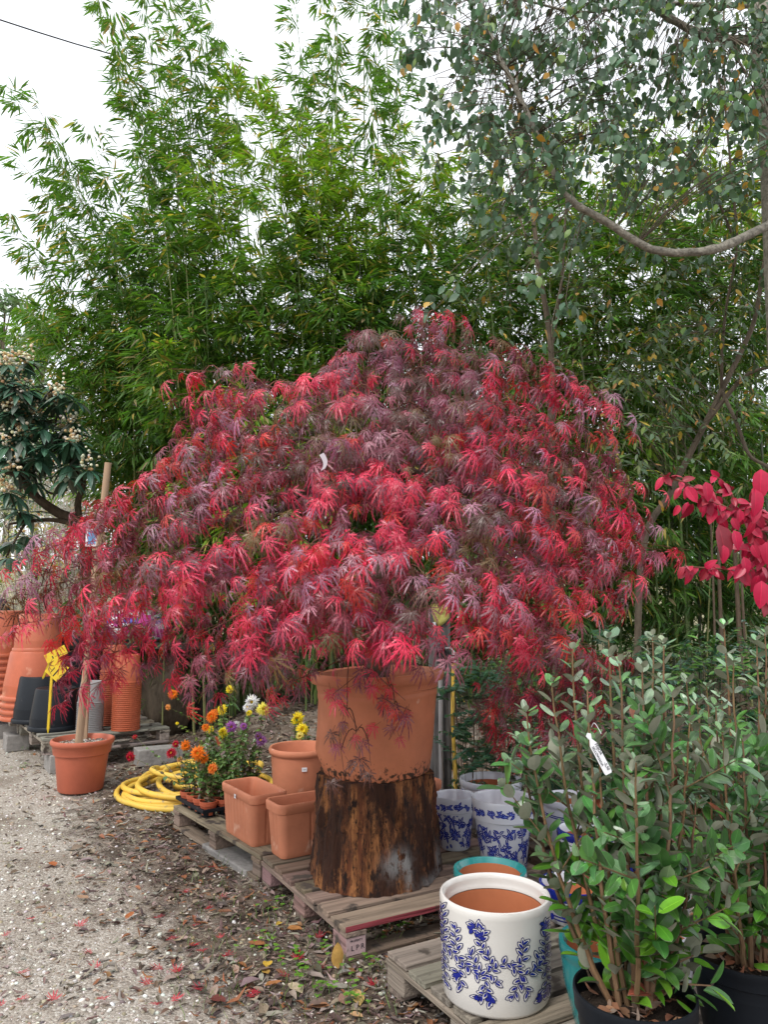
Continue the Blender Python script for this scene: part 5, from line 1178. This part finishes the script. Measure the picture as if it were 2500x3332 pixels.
def feijoa(label, base, r, H, tips, low=6, pot=True, seed=1, group='feijoas in black nursery pots', lsz=1.0):
    t = thing('potted_feijoa', label, 'potted shrub', base, 0, group); bx, by = base[0], base[1]
    t_ = r
    G().lathe([(0, 0), (r * .76, 0), (r * .78, .01), (r * .94, H - .07), (r * .945, H - .055), (r * .99, H - .05), (r, H - .02), (r * 1.012, H - .012), (r * 1.005, H), (r * .97, H), (r * .95, H - .015), (r * .93, H - .09)], 72).obj('pot', M['black'], t, smooth=True)
    def sfn(x, y, z, a): return x, y, z + .008 * math.sin(x * 50) * math.sin(y * 43)
    G().lathe([(0, H - .035), (r * .3, H - .035), (r * .6, H - .04), (r * .938, H - .05)], 40, fn=sfn).obj('soil', M['soil'], t, smooth=True)
    ins = Inst()
    for i in range(46):
        a, q = U(0, 6.28), r * .85 * math.sqrt(random.random()); ins.put((bx + q * math.cos(a), by + q * math.sin(a), base[2] + H - .032 + U(0, .012)), (U(-1, 1), U(-1, 1), U(-.2, .5)), (U(-.5, .5), U(-.5, .5), 1), U(.03, .06), jit(random.choice([(.30, .13, .07), (.22, .10, .06), (.30, .22, .16), (.36, .17, .09)]), .25), random.randrange(3))
    o = cloud('dead_leaves', lt[:3], ins, M['dry'], t); o['kind'] = 'stuff'
    z0 = base[2] + H - .04; ins = Inst(); g = G(); segs = []
    def leafpair(p, tg, ph, size, tt, old):
        side = nrm(np.cross(tg, (math.cos(ph), math.sin(ph), .01))); 
        for sg in (-1, 1):
            if random.random() < .10: continue
            dd = nrm(side * sg * U(.6, 1.0) + tg * U(.45, 1.15)); nn = nrm(tg * 1.0 - side * sg * .55 + np.array((U(-.35, .35), U(-.35, .35), .1)))
            if tt > .86: c = random.choice([(.25, .34, .22), (.18, .32, .16), (.14, .32, .10)])
            elif tt > .45: c = random.choice([(.07, .21, .05), (.10, .27, .05), (.13, .24, .10), (.06, .16, .045)])
            else: c = random.choice([(.075, .23, .022), (.15, .38, .028), (.055, .16, .032)])
            if random.random() < .012: c = (.30, .10, .05)
            ins.put(p + dd * .006, dd, nn, (size * U(.75, 1.15), size * U(.75, 1.25), size), jit(c, .25), random.randrange(6))
    stems = []
    for e in tips:
        e = np.array(e); a = math.atan2(e[1] - by, e[0] - bx); s0 = np.array((bx + .045 * math.cos(a) * U(.5, 1.6), by + .045 * math.sin(a), z0))
        m_ = s0 + (e - s0) * .42 + np.array(((e[0] - bx) * .28, (e[1] - by) * .28, -.02)); P = bez(s0, m_, e, 15); stems.append(P)
        P = [p + np.array((U(-.003, .003), U(-.003, .003), 0)) for p in P]
        g.tube(P, list(np.linspace(.0085, .0022, 15)), 6, c=jit((1.5, 1.15, .9), .15))
        Lt = np.linalg.norm(e - s0); nn_ = int(Lt / .037)
        for k in range(nn_):
            s = (k + .7) / nn_
            if s < .17 and random.random() < .8: continue
            q = s * 14; i0 = min(13, int(q)); p = P[i0] + (P[i0 + 1] - P[i0]) * (q - i0); tg = nrm(P[i0 + 1] - P[i0])
            leafpair(p, tg, k * PI / 2 + random.random() * .7, (.088 - .040 * s) * lsz * U(.8, 1.1), s, 0)
            if random.random() < .24 and .2 < s < .8:      # short side shoot
                dr = nrm((U(-1, 1), U(-1, 1), U(.4, 1.2))); Ls = U(.10, .24); e2 = p + dr * Ls; g.tube([p, e2], [.003, .0015], 5, c=(1.3, 1.1, .8))
                for j in range(int(Ls / .034)): leafpair(p + dr * (.03 + j * .034), dr, j * PI / 2 + U(0, .5), U(.055, .08) * lsz, s, 0)
                leafpair(e2, dr, 0, .04 * lsz, s + .1, 0)
        for k in range(2): leafpair(e, nrm(P[-1] - P[-2]), k * 1.5, .032 * lsz, 1, 0)
    for i in range(low):
        a = U(0, 6.28); s0 = np.array((bx + U(-.05, .05), by + U(-.05, .05), z0)); e = s0 + np.array((math.cos(a) * U(.1, .22), math.sin(a) * U(.1, .22), U(.08, .35))); g.tube([s0, (s0 + e) / 2 + np.array((0, 0, .03)), e], [.004, .003, .002], 5, c=(1.4, 1.1, .9)); tg = nrm(e - s0)
        for j in range(5): leafpair(s0 + (e - s0) * (.4 + .14 * j), tg, j * 1.57 + U(0, .5), U(.055, .08) * lsz, .2, 0)
    g.obj('stems', M['bark'], t, smooth=True, world=True); split_cloud('foliage', ins, t); return t
def z5(x, y, Y): return at(1700 + x / 1.545, 1900 + y / 1.545, Y)
f1 = feijoa('feijoa with a white price tag in the front black pot', (.697, 2.2, .146), .165, .29,
    [z5(-10, 790, 2.25), z5(20, 650, 2.2), z5(150, 500, 2.25), z5(250, 335, 2.3), z5(330, 520, 2.15), z5(432, 280, 2.35), z5(490, 400, 2.1), z5(605, 430, 2.1), z5(655, 268, 2.3), z5(712, 310, 2.2), z5(760, 560, 2.05), z5(570, 900, 1.95), z5(840, 700, 2.2), z5(870, 1100, 2.2), z5(380, 800, 2.15)], 5)
f2 = feijoa('feijoa in the black pot cut off by the right edge', (1.135, 2.45, .146), .174, .285,
    [z5(1018, 215, 2.6), z5(1060, 400, 2.5), z5(975, 620, 2.4), z5(1005, 745, 2.35), z5(1110, 780, 2.3), z5(1180, 290, 2.6), z5(1225, 250, 2.6), z5(1050, 1150, 2.25), z5(1190, 900, 2.4), z5(940, 900, 2.5), z5(1300, 400, 2.6), z5(1350, 700, 2.4)], 8)
f3 = feijoa('feijoa behind the other two, half hidden by their leaves', (1.36, 3.02, .146), .15, .22,
    [z5(830, 490, 3.0), z5(880, 600, 2.9), z5(700, 480, 3.05), z5(780, 640, 2.9), z5(930, 520, 3.0), z5(860, 800, 2.8), z5(640, 700, 3.0), z5(1000, 560, 3.1), z5(560, 520, 3.0)], 4)
# shift: the hidden pale pot clears the third pot
# price tag on the front feijoa
tg_ = thing('price_tag', 'white handwritten price tag hanging from the front feijoa', 'price tag', at(1948, 2452, 1.93)); 
g = G(); g.add([(-.010, 0, -.068), (.010, 0, -.068), (.0125, 0, -.062), (.0125, 0, .030), (.004, 0, .048), (-.004, 0, .048), (-.0125, 0, .030), (-.0125, 0, -.062)], [tuple(range(8))])
g.add([(-.004, 0, .048), (.004, 0, .048), (.007, 0, .056), (.009, 0, .063), (0, 0, .070), (-.009, 0, .063), (-.007, 0, .056)], [tuple(range(7))])
tgb = g.obj('tag_plate', M['white'], tg_); tgb.rotation_euler = (0, R(-27), 0)
for s_, x_, z_, sz in (('FEIJOA', .0035, .030, .0125), ('SELLOWIANA', -.0085, .026, .0105), ('-5,50', .0015, -.032, .0125)):
    text(s_, sz, M['ink'], tgb, (x_, -.0006, z_), (R(90), R(90), 0))
G().tube(poly([(.012, 0, .06), (-.005, .01, .09), (-.01, .03, .075)], 4), .0009, 5).obj('loop', M['white'], tg_)
tg_.scale = (.82, .82, .82)

# ------------------------------------------------------------------ red-leaved branch at the right
RT = [ribbed(.52, .09, .22, 6, .9, stem=.06, rib=(1.5, 1.6, 1.4)), ribbed(.46, -.06, .35, 6, .95, stem=.06, rib=(1.4, 1.5, 1.3)), ribbed(.56, .18, .1, 6, .9, stem=.06, twist=.3, rib=(1.4, 1.5, 1.3)), ribbed(.5, .02, .5, 6, .9, stem=.06, twist=-.35, rib=(1.5, 1.6, 1.4))]
rs = thing('red_leaved_shrub', 'crimson-leaved shrub whose branches reach in from the right edge', 'shrub', (1.75, 1.95, 0))
def z3(x, y, Y): return at(1700 + x / 1.844, 1000 + y / 1.844, Y)
G().tube(poly([(1.75, 1.95, 0), (1.7, 1.95, .6), (1.55, 1.93, 1.1), (1.35, 1.9, 1.45)], 5), list(np.linspace(.02, .008, 16)), 8).obj('stem', M['bark'], rs, smooth=True, world=True)
def redbranch():
    g = G(); ins = Inst()
    br = [([(1.35, 1.9, 1.45), z3(1500, 1310, 1.9), z3(1300, 1235, 1.88), z3(1150, 1165, 1.85), z3(1000, 1065, 1.83), z3(880, 1020, 1.82), z3(830, 1005, 1.82)], .006, .0018), ([(1.35, 1.9, 1.45), z3(1520, 1590, 1.92), z3(1380, 1580, 1.9), z3(1200, 1570, 1.88), z3(1050, 1560, 1.87), z3(975, 1552, 1.86)], .005, .0014),
          ([z3(1300, 1235, 1.88), z3(1250, 1100, 1.86), z3(1200, 1040, 1.86), z3(1150, 1010, 1.85)], .003, .0015), ([z3(1450, 1300, 1.9), z3(1400, 1150, 1.88), z3(1430, 1020, 1.9)], .0035, .002), ([z3(1550, 1650, 1.9), z3(1480, 1500, 1.88), z3(1350, 1450, 1.86)], .003, .0015), ([z3(1600, 1500, 1.9), z3(1500, 1370, 1.88), z3(1390, 1330, 1.85)], .003, .0015), ([(1.35, 1.9, 1.45), z3(1560, 1800, 1.9), z3(1470, 1690, 1.88)], .003, .0015)]
    for pts, r0, r1 in br:
        P = poly(pts, 6); g.tube(P, list(np.linspace(r0, r1, len(P))), 6, c=(1.6, .9, .8)); L_ = 0; last = 0
        for a, b in zip(P[:-1], P[1:]):
            L_ += np.linalg.norm(b - a)
            if L_ - last > .0105:
                last = L_
                for sg in (-1, 1):
                    if random.random() < .08: continue
                    dd = nrm((U(-.7, .5), sg * U(-.1, .6) - .2, U(-1.1, .25))); nn = nrm((U(-.7, .4), -1 + U(-.2, .5), U(.1, .9)))
                    ins.put(b, dd, nn, U(.026, .046), jit((.44, .010, .048) if random.random() < .75 else (.30, .018, .035), .25), random.randrange(4))
    for _ in range(46):
        x, y = random.choice([(U(1150, 1500), U(1150, 1300)), (U(1230, 1500), U(1500, 1660)), (U(930, 1200), U(1060, 1200)), (U(1330, 1500), U(1380, 1480))]); ins.put(z3(x, y, U(1.8, 1.9)), nrm((U(-.5, .5), -.1, -1 + U(0, .6))), nrm((U(-.6, .6), -1, U(0, .6))), U(.03, .05), jit((.46, .012, .055), .25), random.randrange(4))
    for (x, y, s) in [(1175, 1290, .105), (1435, 960, .085), (1400, 1080, .075), (1465, 1400, .06), (1100, 1040, .055), (1330, 1490, .05), (1440, 1630, .075), (1210, 1420, .05), (1270, 1330, .055)]:
        ins.put(z3(x, y, 1.8), nrm((U(-.3, .3), -.1, -1)), nrm((U(-.3, .3), -1, .3)), s * .95, jit((.24, .02, .035) if s > .1 else (.50, .012, .06), .1), 0)
    g.obj('branches', M['bark'], rs, smooth=True, world=True); cloud('foliage', RT, ins, M['red_leaf'], rs, smooth=True)
redbranch()

# ------------------------------------------------------------------ loquat at the left
lq = thing('loquat_tree', 'dark loquat tree with cream flower clusters at the left edge', 'tree', (-3.15, 8.3, 0))
def loquat():
    hubs = []
    def z4(x, y, Y): return at(x / 2.211, 1000 + y / 2.211, Y)
    for pts, r0, r1 in [([(-3.4, 8.9, 0), z4(620, 1800, 8.3), z4(570, 1560, 8.3), z4(420, 1480, 8.3), z4(300, 1400, 8.2), z4(220, 1330, 8.2), z4(100, 1200, 8.2), z4(-60, 1180, 8.2)], .075, .03), ([z4(570, 1560, 8.3), z4(560, 1400, 8.4), z4(600, 1250, 8.4), z4(520, 1150, 8.4), z4(480, 1000, 8.3)], .045, .018), ([z4(570, 1570, 8.3), z4(380, 1530, 8.2), z4(200, 1540, 8.1), z4(60, 1560, 8.1)], .03, .012), ([z4(300, 1400, 8.2), z4(200, 1250, 8.2), z4(120, 1050, 8.2), z4(60, 850, 8.2)], .03, .012), ([z4(200, 1540, 8.1), z4(150, 1600, 8.0), z4(40, 1800, 7.9)], .018, .01), ([z4(480, 1310, 8.3), z4(380, 1340, 8.2), z4(300, 1300, 8.2)], .02, .008), ([z4(420, 1000, 8.3), z4(400, 850, 8.3), z4(420, 700, 8.3)], .016, .008)]:
        P = poly(pts, 6); hubs += P; G().tube(P, list(np.linspace(r0, r1, len(P))), 8, c=(.5, .45, .4)).obj('limb', M['bark'], lq, smooth=True, world=True)
    H = np.array(hubs); ins = Inst(); fl_ = Inst(); segs = []
    tm = [ribbed(.26, .04, .3, 5, .9), ribbed(.30, -.02, .45, 5, .9, twist=.2)]
    cl = [(60, 420, 1), (200, 400, 1), (100, 480, 1), (60, 720, 1), (130, 700, 1), (90, 760, 1), (30, 900, 1), (180, 860, 1), (160, 920, 1), (390, 690, 1), (470, 900, 1), (540, 980, 1), (230, 780, 1), (200, 1170, 1), (300, 1160, 1), (60, 1330, 1), (130, 1380, 1), (640, 1170, .5), (170, 590, 1), (110, 1180, .6), (440, 640, .6), (330, 800, .6), (60, 1000, .6), (20, 560, .8), (530, 830, .5)]
    cl += [(U(0, 560), U(520, 1250), .0) for _ in range(44)] + [(140, 1470, 0), (90, 1700, 0), (60, 1800, 0), (180, 1640, 0), (200, 1480, 0), (250, 1260, 0), (620, 1050, 0), (-40, 800, 0), (-60, 1100, 1), (-50, 500, 1)]
    for x, y, fw in cl:
        p = z4(x, y, U(7.7, 8.4)); h = H[int(np.argmin(np.linalg.norm(H - p, axis=1)))]; Q_ = bez(h, (h + p) / 2 + np.array((0, 0, -.05)), p, 5)
        for a, b in zip(Q_[:-1], Q_[1:]): segs.append((a, b, .007))
        n = random.randint(12, 17)
        for k in range(n):
            a = 6.28 * k / n + U(-.2, .2); dd = nrm((math.cos(a), math.sin(a), U(-.8, .35))); ins.put(p + dd * .02, dd, nrm((-dd[0] * .3 + U(-.2, .2), -dd[1] * .3 - .1, 1)), U(.16, .27), jit((.045, .115, .065) if random.random() < .85 else (.08, .10, .07), .25), random.randrange(2))
        if fw:
            for k in range(int(48 * fw)):
                q = p + np.array((random.gauss(0, .045), random.gauss(-.05, .04), abs(random.gauss(.06, .06)))); s = U(.012, .022)
                fl_.put(q, (U(-1, 1), U(-1, 1), U(-1, 1)), (U(-1, 1), U(-1, 1), 1), s, jit(random.choice([(.78, .70, .48), (.85, .82, .68), (.60, .42, .22)]), .2), 0)
    prisms('branches', segs, M['bark'], lq, c=(.5, .45, .4)); cloud('foliage', tm, ins, M['loq'], lq, smooth=True); cloud('blossom', [(ico, icof)], fl_, M['petal'], lq)
loquat()
# tangle of pale twigs and golden bushes on the bank behind the loquat
def bush(label, u, v, Y, w_, h_, n, cols, ls, nm='bush', cat='bush', twig=0, tc_=(1, 1, 1), grp=None, tm=None):
    c = at(u, v, Y); z0 = float(gh(c[0], Y)); t = thing(nm, label, cat, (c[0], Y, z0), 0, grp); ins = Inst(); segs = []
    tm = tm or [oval(.45, .05, .2, 3), oval(.35, .05, .1, 3)]; H = max(.4, c[2] + h_ - z0)
    cl = [(U(-1, 1), U(-1, 1), U(.15, 1)) for _ in range(14)]
    for i in range(n):
        k = random.choice(cl); p = np.array((c[0] + (k[0] * .8 + random.gauss(0, .16)) * w_, Y + (k[1] * .6 + random.gauss(0, .15)) * w_, z0 + H * min(1.05, max(.02, k[2] * (1 - .35 * abs(k[0])) + random.gauss(0, .08)))))
        ins.put(p, (U(-1, 1), U(-1, 1), U(-1, .5)), (U(-1, 1), U(-1, 1), 1), ls * U(.6, 1.3), jit(random.choice(cols), .3), random.randrange(len(tm)))
    for i in range(twig):
        a = U(0, 6.28); s0 = np.array((c[0] + U(-.3, .3) * w_, Y + U(-.2, .2), z0)); e = s0 + np.array((math.cos(a) * w_ * U(.3, 1), math.sin(a) * w_ * .5, H * U(.4, 1))); P = bez(s0, (s0 + e) / 2 + np.array((U(-.2, .2), 0, U(0, .3))), e, 6)
        for a_, b_ in zip(P[:-1], P[1:]): segs.append((a_, b_, .006))
        for j in range(4): q = P[random.randint(2, 5)]; segs.append((q, q + np.array((U(-.3, .3), U(-.2, .2), U(-.05, .3))), .003))
    if n: cloud('foliage', tm, ins, M['tree_leaf'], t)
    if segs: prisms('stems', segs, M['pebble'], t, c=tc_)
    return t
bush('pale leafless bush with a tangle of grey twigs behind the loquat', 170, 1740, 10.5, 1.2, .35, 0, [], .1, 'bare_bush', 'bush', 130, (.42, .38, .32))
bush('golden-leaved bush low behind the loquat trunk', 150, 1680, 12, 1.3, .5, 1500, [(.45, .40, .10), (.30, .33, .08), (.5, .42, .18)], .09, twig=20, tc_=(.3, .27, .2))
bush('green bush on the bank below the loquat leaves', 90, 1790, 11, .8, .1, 1100, [(.08, .16, .04), (.12, .2, .05), (.4, .35, .08)], .08)
bush('straw-coloured scrub on the bank right of the stake', 560, 1760, 13, 1.6, .5, 1500, [(.5, .45, .28), (.4, .38, .16), (.3, .33, .12)], .10, twig=60, tc_=(.45, .4, .3))
bush('pale scrub on the bank far behind the maple centre', 1050, 1760, 13.5, 1.8, .6, 1300, [(.5, .46, .30), (.35, .36, .14)], .11, twig=60, tc_=(.45, .4, .3))
bush('russet and pale bush above the loquat leaves', 270, 1260, 15, 1.3, .7, 1900, [(.45, .22, .10), (.5, .42, .32), (.35, .3, .2), (.25, .26, .12)], .12, twig=80, tc_=(.5, .45, .4))
bush('grey feathery bush beyond the loquat', 190, 1330, 17, 1.8, .8, 1600, [(.4, .4, .33), (.3, .34, .22)], .12, twig=90, tc_=(.48, .45, .4))
bush('dry pale grass clump on the bank at the left edge', 60, 1860, 12, 1.8, .15, 2600, [(.50, .44, .30), (.42, .36, .24)], .22, 'grass_clump', 'grass clump', tm=[blade(.06, .01, .3)])
# far trees
def far_tree(label, u, vtop, Y, w_, col, n=2600):
    c = at(u, vtop, Y); z0 = float(gh(c[0], Y)); H = c[2] - z0; t = thing('distant_tree', label, 'tree', (c[0], Y, z0), 0, 'distant trees on the bank'); g = G()
    g.tube([(0, 0, 0), (.1, 0, H * .5), (0, 0, H * .95)], [.22, .14, .03], 7)
    ins = Inst(); cl = []
    for i in range(26):
        h = U(.25, 1); rr = w_ * (1.15 - h) ** .6 * U(.3, 1); a = U(0, 6.28); q = (math.cos(a) * rr, math.sin(a) * rr, H * h * .95); cl.append(q); g.tube([(0, 0, H * h * .8), q], [.05, .015], 5)
    for i in range(n):
        q = random.choice(cl); s = w_ * .2; ins.put((q[0] + random.gauss(0, s), q[1] + random.gauss(0, s), q[2] + random.gauss(0, s * .55)), (U(-1, 1), U(-1, 1), U(-.5, 1)), (U(-1, 1), U(-1, 1), 1), U(.22, .45), jit(col, .35), 0)
    g.obj('trunk', M['bark'], t, smooth=True); cloud('crown', [oval(.4, .05, .1, 3)], ins, M['tree_leaf'], t, world=False)
far_tree('hazy distant tree at the left edge below the bamboo plume', 20, 930, 34, 2.6, (.17, .26, .13))
far_tree('hazy distant tree right of the leftmost one', 150, 1010, 38, 2.4, (.19, .27, .15))
far_tree('low pale distant tree behind the bamboo fringe', 260, 1120, 40, 2.8, (.22, .29, .16))
far_tree('distant tree behind the loquat crown', 60, 1120, 30, 2.0, (.15, .24, .12))
far_tree('distant dark tree seen between the bamboo stems', 640, 1500, 28, 2.6, (.10, .16, .07))
far_tree('distant tree behind the bamboo, right of the maple top', 1500, 1350, 26, 3.2, (.08, .13, .05))
far_tree('distant tree behind the right grove', 2200, 1300, 26, 3.6, (.08, .13, .05))

# overhead cable
a_, b_ = at(-60, 45, 15.0), at(900, 260, 22.0)
P = [np.array(a_) * (1 - t) + np.array(b_) * t + np.array((0, 0, -.35 * math.sin(PI * t))) for t in np.linspace(-1.5, 2.5, 40)]
o = G().tube([p - P[0] for p in P], .018, 6).obj('overhead_cable', M['cable'], smooth=True); o.location = P[0]; tag(o, 'thin black overhead cable crossing the sky at upper left', 'cable')

# ------------------------------------------------------------------ single fallen leaves that stand out
gr = [(133, 2850 + 0, 0)]
def zg(x, y): return x / 1.328, 2500 + y / 1.328
reds = [(133, 660), (388, 812), (680, 650), (800, 540), (690, 893), (762, 905), (445, 1030), (675, 1040), (93, 905), (88, 1022), (730, 760), (840, 780), (872, 805), (915, 425), (950, 745), (895, 620), (1285, 840), (1375, 745), (975, 820), (750, 1020), (1370, 880), (845, 690), (5, 1045), (420, 880), (340, 697), (83, 365), (1110, 990), (955, 570), (870, 975), (1610, 940), (18, 740), (1240, 910), (640, 955), (230, 1035), (1080, 1010)]
LF = [lace(40 + i) for i in range(3)]
for i, (x, y) in enumerate(reds):
    u, v = zg(x, y); p = ground(u, v); a = U(0, 6.28); s = U(.030, .048)
    V, Fc = LF[i % 3]; V = np.array(V) * np.array((s, s, -s * .5)); V[:, 2] += .006; c, n_ = math.cos(a), math.sin(a); V = np.stack([V[:, 0] * c - V[:, 1] * n_, V[:, 0] * n_ + V[:, 1] * c, V[:, 2]], 1)
    o = build('fallen_maple_leaf', V, Fc, M['maple'], col=np.tile(jit((.50, .012, .04), .25), (len(Fc), 1))); o.location = (p[0], p[1], .008 + float(gh(p[0], p[1])))
    tag(o, 'small crimson laceleaf maple leaf fallen on the gravel', 'fallen leaf', 'fallen red maple leaves')
bigs = [(225, 428, 'orange', .075, (.42, .13, .04)), (560, 648, 'orange-brown', .07, (.42, .14, .05)), (795, 470, 'russet', .07, (.34, .13, .06)), (1110, 775, 'russet', .08, (.36, .15, .06)), (1155, 865, 'bright yellow', .07, (.62, .40, .05)), (1462, 880, 'tall yellow', .10, (.62, .38, .10)), (1545, 995, 'long pale yellow', .11, (.58, .40, .14)), (1150, 900, 'ochre', .06, (.45, .26, .06)), (1270, 715, 'mottled orange', .085, (.42, .18, .05)), (1205, 685, 'small yellow', .05, (.60, .40, .06)), (830, 335, 'curled orange', .06, (.45, .16, .03)), (355, 570, 'tan', .07, (.42, .26, .16)), (1180, 955, 'curled russet', .07, (.36, .14, .05)), (970, 640, 'brown', .07, (.26, .12, .07)), (345, 475, 'dull pink-brown', .06, (.34, .17, .12)), (1540, 1070, 'pale orange', .06, (.52, .32, .16)), (610, 278, 'tan-orange', .055, (.42, .23, .12)), (1275, 970, 'straw-coloured', .085, (.50, .42, .28)), (1380, 1040, 'wide russet', .08, (.36, .17, .09)), (470, 218, 'reddish brown', .055, (.30, .13, .08)), (175, 620, 'pale brown', .06, (.32, .2, .14)), (380, 905, 'dark round', .055, (.07, .05, .05)), (940, 1030, 'dark maroon round', .08, (.16, .04, .03)), (1485, 1005, 'dusty rose-brown', .07, (.30, .17, .13))]
hints = ['alone on the gravel at far left', 'on the gravel in the middle', 'in the litter below the brown pallet', 'beside the clover patch', 'among the clover', 'leaning upright near the stamped pallet corner', 'near the front pallet corner', 'beneath the bright yellow one', 'in the litter left of the stump pallet', 'in the litter below the pallet edge', 'in the litter near the tray pallet', 'on the left gravel', 'beside the clover and pebbles', 'in the dark litter band', 'on the gravel left of centre', 'at the bottom edge of the photo', 'on the gravel near the hose', 'lying flat below the clover', 'at the bottom near the front pallet', 'on the gravel below the hose', 'on the open gravel at left', 'on the pale gravel at lower left', 'at the bottom centre of the photo', 'near the white cylinder pot']
for i, (x, y, nm_, s, c) in enumerate(bigs):
    u, v = zg(x, y); p = ground(u, v); V, Fc = oval(U(.42, .6), U(.06, .16), U(-.18, -.05), 6, .95, wave=.02); V = np.array(V); V[:, 1] -= .5; V *= s; a = U(0, 6.28)
    if i == 5: V = V[:, [0, 2, 1]]; V[:, 2] += s * .5; a = .5
    c_, n_ = math.cos(a), math.sin(a); V = np.stack([V[:, 0] * c_ - V[:, 1] * n_, V[:, 0] * n_ + V[:, 1] * c_, V[:, 2]], 1)
    o = build('fallen_leaf', V, Fc, M['dry'], col=np.tile(jit(c, .08), (len(Fc), 1)), smooth=True); o.location = (p[0], p[1], .014 + float(gh(p[0], p[1])))
    tag(o, nm_ + ' fallen leaf ' + hints[i], 'fallen leaf', 'large fallen leaves')
